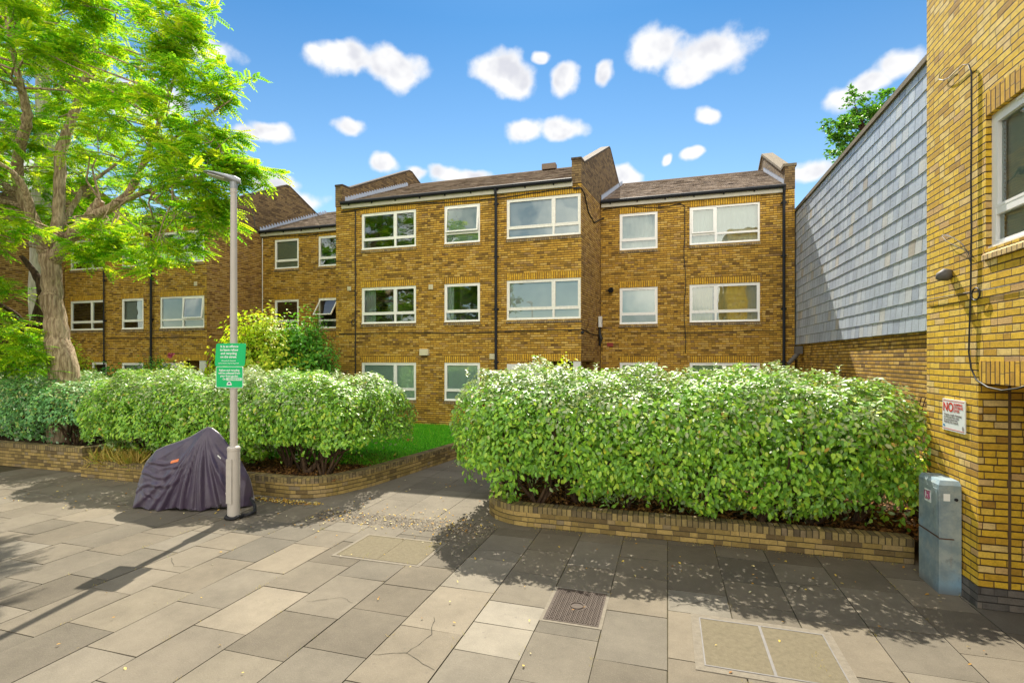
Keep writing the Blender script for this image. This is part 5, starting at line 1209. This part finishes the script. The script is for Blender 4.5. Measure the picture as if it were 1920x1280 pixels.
def text(par, body, loc, size, m_, rx=(1, 0, 0), upv=(0, 0, 1), align='CENTER', name='lettering', bold=0.0):
    cu = bpy.data.curves.new(name, 'FONT'); cu.body = body; cu.size = size; cu.align_x = align; cu.align_y = 'CENTER'; cu.extrude = .0008; cu.offset = bold
    cu.materials.append(M[m_]); o = bpy.data.objects.new(name, cu); S.collection.objects.link(o)
    X = Vector(rx).normalized(); Y = Vector(upv).normalized(); Z = X.cross(Y); mtx = Matrix((X, Y, Z)).transposed().to_4x4(); mtx.translation = Vector(loc)
    S.view_layers[0].update(); me = bpy.data.meshes.new_from_object(o.evaluated_get(bpy.context.evaluated_depsgraph_get()))
    bpy.data.objects.remove(o); o = bpy.data.objects.new(name, me); S.collection.objects.link(o)
    o.matrix_world = mtx
    if par: o.parent = par; o.location = Vector(loc)-wloc(par)
    return o
M['signgreen'] = plain('green_sign_enamel', (.0, .46, .14), .3, .5, vary=.06)
M['signwhite'] = plain('white_lettering', (.80, .82, .80), .4, .4, vary=.03)
M['signnavy'] = plain('navy_print', (.01, .02, .12), .4, .4)
M['signred'] = plain('red_print', (.62, .03, .02), .4, .4)
M['signgrey'] = plain('grey_print', (.30, .27, .26), .5, .3)
M['signblue'] = plain('blue_print', (.03, .25, .50), .5, .3)
M['brownpanel'] = plain('brown_sign_back', (.20, .13, .07), .6, .3)
ry = Vector((math.cos(R(8)), math.sin(R(8)), 0)); rn = Vector((ry.y, -ry.x, 0))
def plate(mb, C, w_, h_, t=.004, rr=.03, bulge=0.0, skew=0.0):
    """rounded plate facing rn"""
    n = 6; out = []
    for cx_, cz_, a0 in ((w_/2-rr, h_/2-rr, 0), (-w_/2+rr, h_/2-rr, 90), (-w_/2+rr, -h_/2+rr, 180), (w_/2-rr, -h_/2+rr, 270)):
        for k in range(n+1): a = R(a0+90*k/n); out.append((cx_+rr*math.cos(a), cz_+rr*math.sin(a)))
    pt = lambda x, z, o: C+ry*(x+skew*z)+up*z+rn*(o-bulge*(x/w_*2)**2)
    mb.face([pt(x, z, t) for x, z in out]); mb.face([pt(x, z, -t) for x, z in out][::-1])
    for i in range(len(out)): a, b = out[i], out[(i+1) % len(out)]; mb.face([pt(*a, -t), pt(*b, -t), pt(*b, t), pt(*a, t)])
def strapped(Sg, z):
    q = MB(); q.tube([(PX+.064*math.cos(a*.4488), PY+.064*math.sin(a*.4488), z) for a in range(15)], .006, 5); q.build('clamp', 'steel', Sg)
SC = Vector((PX, PY, 2.66))+rn*.075
SG1 = thing('notice_sign', 'upper green notice sign on the lamp post, wider and slightly tilted', 'sign', SC)
q = MB(); plate(q, SC+ry*.0, .535, .37, rr=.035, skew=.07, t=.0035); q.build('sign_panel', 'signgreen', SG1)
for i, tline in enumerate(['It is an offence', 'to leave refuse', 'and recycling', 'on the street']): text(SG1, tline, SC+rn*.006+up*(.135-i*.056)+ry*(-.015-.006*i), .054, 'signwhite', ry, bold=.0012)
text(SG1, 'Household disposal', SC+rn*.006-up*.095-ry*.03, .032, 'signwhite', ry); text(SG1, 'and premises may be inspected', SC+rn*.006-up*.135-ry*.03, .029, 'signwhite', ry)
strapped(SG1, 2.7)
SC2 = Vector((PX, PY, 2.30))+rn*.07-ry*.02
SG2 = thing('notice_sign', 'lower green notice sign on the lamp post, with white edge and dome emblem', 'sign', SC2)
q = MB(); plate(q, SC2, .485, .345, t=.003, rr=.025); q.build('sign_edge', 'signwhite', SG2)
q = MB(); plate(q, SC2+rn*.004, .468, .328, t=.002, rr=.022); q.build('sign_panel', 'signgreen', SG2)
for i, tline in enumerate(['Refuse and recycling', 'will be collected from', 'your front garden']): text(SG2, tline, SC2+rn*.009+up*(.11-i*.046), .044, 'signwhite', ry, bold=.001)
text(SG2, 'On', SC2+rn*.009-up*.032-ry*.09, .042, 'signwhite', ry, bold=.001)
q = MB(); q.obox(SC2+rn*.008-up*.032+ry*.085, ry, rn, up, .135, .001, .021); q.build('day_strip', 'signwhite', SG2)
text(SG2, 'WEDNESDAYS', SC2+rn*.0105-up*.032+ry*.085, .036, 'signgreen', ry, bold=.001)
q = MB(); q.face([SC2+rn*.0085-up*.13+ry*(.045*math.cos(a))+up*(.06*math.sin(a)) for a in [math.pi*k/12 for k in range(13)]]); q.build('emblem', 'signwhite', SG2)
q = MB(); q.face([SC2+rn*.0105-up*.112+ry*(.024*math.cos(a))+up*(.026*math.sin(a)) for a in [math.pi*k/12 for k in range(13)]]); q.build('emblem', 'signnavy', SG2)
strapped(SG2, 2.32)

# no-dumping notice on the corner building
pc = Vector(onw(1791, 779, .0)); y0 = onu(1812, 780, NU).y; y1 = onu(1770, 780, NU).y; wv = y1-y0; cz = pc.z; hh = .36
NS = thing('warning_notice', 'white warning notice with red NO screwed to the corner building', 'sign', (NU-.01, (y0+y1)/2, cz)); yc = (y0+y1)/2
q = MB(); q.box(NU-.014, NU-.002, y0, y1, cz-hh/2, cz+hh/2); q.build('panel', 'signwhite', NS, bevel=.004)
q = MB()
for z in (cz+hh/2-.022, cz-hh/2+.016): q.box(NU-.0155, NU-.0142, y0+.012, y1-.012, z, z+.006)
q.build('border', 'signred', NS)
rx = (0, -1, 0); fx2 = NU-.0160
text(NS, 'NO', (fx2, y1-wv*.27, cz+.085), wv*.30, 'signred', rx, bold=.003)
for i, s_ in enumerate(('DUMPING', 'LITTERING', 'LITTER')): text(NS, s_, (fx2, y1-wv*.52, cz+.125-i*.036), wv*.085, 'signred', rx, align='LEFT')
for i, s_ in enumerate(('Anyone caught dumping', 'or littering here may', 'be prosecuted and', 'fined by the council')): text(NS, s_, (fx2, y1-wv*.08, cz+.005-i*.028), wv*.080, 'signgrey', rx, align='LEFT')
q = MB(); q.lathe((0, 0, 0), [(.001, 0)], 3); q = MB(); q.face([(fx2, y1-.035-.02*math.cos(a), cz-.125+.014*math.sin(a)) for a in [6.283*k/14 for k in range(14)]]); q.build('emblem', 'signblue', NS)
q = MB(); q.face([(fx2, y0+.035-.017*math.cos(a), cz-.125+.024*math.sin(a)) for a in [6.283*k/14 for k in range(14)]]); q.build('emblem', 'signgrey', NS)

# utility cabinet
def cabinet_mat():
    m, t = mat('weathered_cabinet_paint'); ob = t.node('ShaderNodeTexCoord').outputs['Object']; n = t.noise(ob, 5, 6, .65); n2 = t.noise(ob, 1.5, 4)
    c = t.mix(t.sm(n, .35, .7), (.21, .28, .31), (.37, .42, .41)); c = t.mix(t.m('MULTIPLY', t.sm(n2, .45, .65), .8), c, (.20, .36, .50))
    c = t.mix(t.m('MULTIPLY', t.sm(t.noise(ob, 11, 6, .7), .55, .7), .5), c, (.16, .19, .19))
    st_ = t.noise(t.vm('MULTIPLY', ob, (14, 14, 1.2)), 1, 4); c = t.mix(t.m('MULTIPLY', t.sm(st_, .66, .76), .35), c, (.22, .12, .06))
    z = t.sep(ob)[2]; c = t.mix(t.sm(z, .12, .0, 0, .6), c, (.14, .12, .10))
    t.l.new(princ(t, c, .5, .4, .1, bump(t, n, .002)), t.out); return m
M['cabinet'] = cabinet_mat()
CB = thing('utility_cabinet', 'narrow weathered blue-grey utility cabinet against the corner building', 'cabinet', (2.98, 7.03, 0))
a, b, c, d = 2.875, 3.082, 6.80, 7.27; H_ = 1.20
q = MB(); q.box(a, b, c, d, 0, H_, 't')
ti = [(a+.03, c+.05, H_+.045), (b, c+.05, H_+.045), (b, d, H_+.045), (a+.03, d, H_+.045)]; lo = [(a, c, H_), (b, c, H_), (b, d, H_), (a, d, H_)]
q.face(ti)
for i in range(4): j = (i+1) % 4; q.face([lo[i], lo[j], ti[j], ti[i]])
q.build('body', 'cabinet', CB, bevel=.006, origin=(2.98, 7.03, 0))
q = MB(); q.box(a+.012, a+.135, c-.006, c-.001, .62, 1.15); q.build('access_panel', 'cabinet', CB, bevel=.002, origin=(2.98, 7.03, 0))
q = MB(); q.box(a-.006, a-.001, c+.03, d-.03, .64, 1.15); q.build('access_panel', 'cabinet', CB, bevel=.002, origin=(2.98, 7.03, 0))
M['rust'] = plain('rusty_seam', (.12, .07, .05), .9, .1)
q = MB(); q.box(a-.0035, a+.001, c, d, .612, .628); q.box(a, a+.14, c-.0035, c+.001, .604, .616); q.build('seam', 'rust', CB)
q = MB(); q.tube([(b-.05, c-.012, 1.05), (b-.05, c+.01, 1.05)], .017, 12); q.build('lock', 'gutter', CB)
q = MB(); q.box(a+.04, a+.10, c-.0085, c-.0062, 1.03, 1.11); q.build('label_plate', 'signwhite', CB)
q = MB(); q.box(a-.0085, a-.0062, c+.16, c+.31, .96, 1.10); q.build('sticker', 'signwhite', CB)
st = MB(); rs = random.Random(5)
for i in range(7):
    y_ = c+.18+i*.018; st.tube([(a-.0095, y_, .98+rs.random()*.03), (a-.0095, y_+rs.uniform(-.02, .02), 1.03), (a-.0095, y_+rs.uniform(-.015, .02), 1.08)], .0035, 4)
st.tube([(a-.0095, c+.18, 1.0), (a-.0095, c+.29, .985)], .004, 4); st.tube([(a-.0095, c+.17, 1.085), (a-.0095, c+.30, 1.075)], .004, 4)
st.build('graffiti', 'graf', CB) if M.setdefault('graf', plain('magenta_ink', (.35, .03, .12), .5, .3)) else None

# ground covers
M['concbuff'] = plain('buff_concrete_infill', (.17, .145, .095), .95, .15, vary=.35, scale=24, bmp=.008)
M['mortarlight'] = plain('pale_mortar_surround', (.20, .175, .135), .95, .15, vary=.35, scale=18, bmp=.006)
M['galv'] = plain('galvanised_edge', (.17, .16, .15), .7, .3, .1, vary=.3, scale=12)
M['iron'] = plain('cast_iron', (.075, .055, .042), .75, .25, .0, vary=.4, scale=15)
def cover(label, x0, x1, y0, y1, panels, surround, m_='concbuff', rim='galv'):
    C_ = thing('utility_cover', label, 'manhole cover', ((x0+x1)/2, (y0+y1)/2, 0), group='utility covers in the pavement')
    q = MB(); s_ = surround
    for bx in ((x0-s_, x1+s_, y0-s_, y0), (x0-s_, x1+s_, y1, y1+s_), (x0-s_, x0, y0, y1), (x1, x1+s_, y0, y1)): q.box(*bx, -.01, .005, 'b')
    q.build('surround', 'mortarlight', C_)
    q = MB(); w_ = (x1-x0)/panels
    q.box(x0, x1, y0, y0+.014, -.01, .009, 'b'); q.box(x0, x1, y1-.014, y1, -.01, .009, 'b')
    for i in range(panels+1):
        xx = x0+w_*i; q.box(max(xx-.012, x0), min(xx+.012, x1), y0+.014, y1-.014, -.01, .009, 'b')
    q.build('rim', rim, C_)
    for i in range(panels):
        q = MB(); q.box(x0+w_*i+.012, x0+w_*(i+1)-.012, y0+.014, y1-.014, -.01, .006, 'b'); q.build('panel', m_, C_)
    return C_
cover('pair of buff concrete cover panels in a pale mortar surround, nearest the camera', .30, 1.40, 4.62, 5.46, 2, .075)
cover('worn buff double cover in the pavement in front of the path', -4.20, -3.02, 5.82, 6.60, 2, .05, rim='concbuff')
C2 = cover('square cast iron cover with raised grid, half in hedge shadow', -1.19, -.64, 4.98, 5.70, 1, .035, 'iron', 'iron')
q = MB()
for i in range(20):
    for j in range(26):
        x = -1.165+i*.0255+(.006 if j % 2 else 0); y = 5.005+j*.0258
        if (x+.91)**2+(y-5.34)**2 < .008: continue
        if i % 2 == j % 2: q.box(x, x+.020, y, y+.010, .005, .013, 'b')
        else: q.box(x+.005, x+.015, y, y+.022, .005, .013, 'b')
q.build('tread_pattern', 'iron', C2)
q = MB(); q.tube([(-.91+.07*math.cos(a*.45), 5.34+.07*math.sin(a*.45), .010) for a in range(15)], .006, 5); q.build('emblem_ring', 'iron', C2)

# ================================================================ COVERED MOTORBIKE
M['cover'] = None
def cover_mat():
    m, t = mat('dark_purple_nylon'); ob = t.node('ShaderNodeTexCoord').outputs['Object']
    n = t.noise(ob, 7, 5, .6); c = t.mix(n, (.029, .017, .039), (.056, .035, .074))
    d2 = t.noise(ob, 2.2, 3); c = t.mix(t.m('MULTIPLY', t.sm(d2, .5, .75), .4), c, (.065, .05, .062))
    h = t.noise(t.vm('MULTIPLY', ob, (1, 1, .6)), 11, 5, .65)
    t.l.new(princ(t, c, .38, .6, 0, bump(t, h, .006), **{'Sheen Weight': .2}), t.out); return m
M['cover'] = cover_mat()
bx0 = Vector((-8.98, 6.80, 0)); bx1 = Vector((-7.02, 7.34, 0)); bl = (bx1-bx0).length; bd = (bx1-bx0)/bl; bn = Vector((bd.y, -bd.x, 0))
MC = thing('covered_motorbike', 'motorbike under a dark purple-grey rain cover beside the lamp post', 'motorbike', tuple((bx0+bx1)/2))
prof_s = np.array([0, .02, .06, .14, .30, .46, .70, .92, 1.10, 1.22, 1.30, 1.42, 1.60, 1.80, 1.95, 2.01, 2.033])
prof_h = np.array([.02, .34, .62, .80, .98, 1.05, 1.13, 1.22, 1.33, 1.39, 1.37, 1.28, 1.06, .80, .52, .30, .1])
prof_w = np.array([.02, .13, .21, .25, .29, .31, .33, .35, .37, .38, .37, .34, .29, .23, .16, .09, .02])
FOLD_A = ((-.15, .55, .014, .06), (.10, .05, .030, .12), (.42, .0, .040, .07), (.62, .0, .060, .04), (.84, .0, .045, .0), (1.02, .0, .070, -.02), (1.20, .0, .040, .0), (1.36, .0, .060, .02), (1.58, .1, .045, .02), (1.78, .25, .05, -.03), (1.95, .5, .03, -.04))
FOLD_B = FOLD_A[1::2]
def cov(i, j):
    s_ = bl*(.5-.5*math.cos(math.pi*i)) ; t = j*2-1; a_ = abs(t)
    h = float(np.interp(s_, prof_s*bl/2.033, prof_h)); w_ = float(np.interp(s_, prof_s*bl/2.033, prof_w))
    tw = .14 if s_ < .95 else .08
    zz = h*(1-a_**1.45); yy = w_*(1-(1-a_)**1.55)
    # pleats fanning out from the handlebar peak, each with a steep and a slack side
    bulge = 0.0; pk = (1.22, 1.39)
    for (es, ez, am, cv) in (FOLD_A if t > 0 else FOLD_B):
        vx, vz = es-pk[0], ez-pk[1]; L_ = math.hypot(vx, vz); vx, vz = vx/L_, vz/L_
        ax, az_ = s_-pk[0], zz-pk[1]; al = ax*vx+az_*vz; pe = ax*vz-az_*vx + cv*math.sin(min(1, max(0, al/L_))*3.1416)
        if al <= .02: continue
        sg = (.014+.048*al)*(1.0 if pe > 0 else .32); g_ = math.exp(-(pe/sg)**2)
        bulge += am*min(1, al*1.6)*g_
    # slack creases over the saddle and along the tail
    for (cs, cz_, ln, wd, am, an) in ((.42, .78, .30, .028, .030, .25), (.36, .58, .34, .026, .034, .12), (.50, .42, .40, .028, .032, .30), (.30, .30, .26, .020, .020, -.15), (.72, .72, .22, .02, .018, .5), (1.62, .55, .2, .02, .018, -.9)):
        dx, dz_ = s_-cs, zz-cz_; u_ = dx*math.cos(an)+dz_*math.sin(an); v_ = -dx*math.sin(an)+dz_*math.cos(an)+.06*math.sin(u_*7)
        bulge += am*math.exp(-(u_/ln)**2)*(math.exp(-(v_/wd)**2)-.6*math.exp(-((v_+.04)/wd)**2))
    yy += bulge*min(1, a_*3)*1.15
    yy += .010*math.sin(s_*23+zz*6)*min(1, a_*2)
    hem = .015+.02*math.sin(s_*7)+(.11*math.exp(-((s_-1.62)/.17)**2))+(.05*math.exp(-((s_-.85)/.2)**2))
    zz = max(zz, hem*(1 if a_ > .98 else 0)) if a_ > .9 else zz
    zz = max(zz, .008)
    return bx0+bd*s_+bn*(-yy if t < 0 else yy)*1.0+Vector((0, 0, zz))
q = MB(); q.grid(cov, 200, 120); co = q.build('rain_cover', 'cover', MC, smooth=True, origin=tuple((bx0+bx1)/2))
so = co.modifiers.new('thickness', 'SOLIDIFY'); so.thickness = .004
def patch(name, i0, i1, j0, j1, m_):
    q = MB()
    def fn(a_, b_):
        p = cov(i0+(i1-i0)*a_, j0+(j1-j0)*b_); return p+bn*.012+Vector((0, 0, .004))
    q.grid(fn, 8, 5); q.build(name, m_, MC, smooth=True)
M['orange'] = plain('orange_patch', (.75, .22, .08), .5, .4); 
patch('orange_tag', .40, .445, .705, .725, 'orange'); patch('white_mark', .66, .680, .67, .682, 'signwhite')
M['tyre'] = plain('tyre_rubber', (.018, .018, .02), .7, .3, vary=.3)
wc_ = bx0+bd*1.66+Vector((0, 0, .27))
def ringm(R0, r_, n=36): return [wc_+bd*(R0*math.cos(6.2832*k/n))+Vector((0, 0, R0*math.sin(6.2832*k/n))) for k in range(n+1)]
q = MB(); q.tube(ringm(.225, 0), .048, 10, False); wo = q.build('wheel', 'tyre', MC, smooth=True)
q = MB(); q.tube(ringm(.165, 0), .018, 8, False)
for k in range(5): a = k*1.2566; q.tube([wc_, wc_+bd*(.165*math.cos(a))+Vector((0, 0, .165*math.sin(a)))], .014, 6)
q.build('rim', 'galv', wo, smooth=True)
q = MB(); fk = bx0+bd*1.80
q.tube([fk+bn*.10+Vector((0, 0, .04)), fk+bn*.16+bd*.06+Vector((0, 0, .12)), fk+bn*.12+bd*.10+Vector((0, 0, .24))], [.05, .06, .03], 8); q.build('front_fork', 'tyre', MC, smooth=True)
LK = MB(); pts = []
for k in range(22):
    a = R(150+k*12.5); pts.append((PX+(.115+.01*math.sin(k))*math.cos(a), PY+(.115+.01*math.cos(k*1.3))*math.sin(a), .035+.01*math.sin(k*.9)))
pts += [(PX+.17, PY+.10, .04), (PX+.16, PY+.28, .045), (PX+.02, PY+.42, .10), (PX-.12, PY+.48, .20)]
LK.tube(pts, .028, 8); tag(LK.build('chain_lock', 'tyre', smooth=True), 'black sleeved chain lock looped round the foot of the lamp post', 'lock')
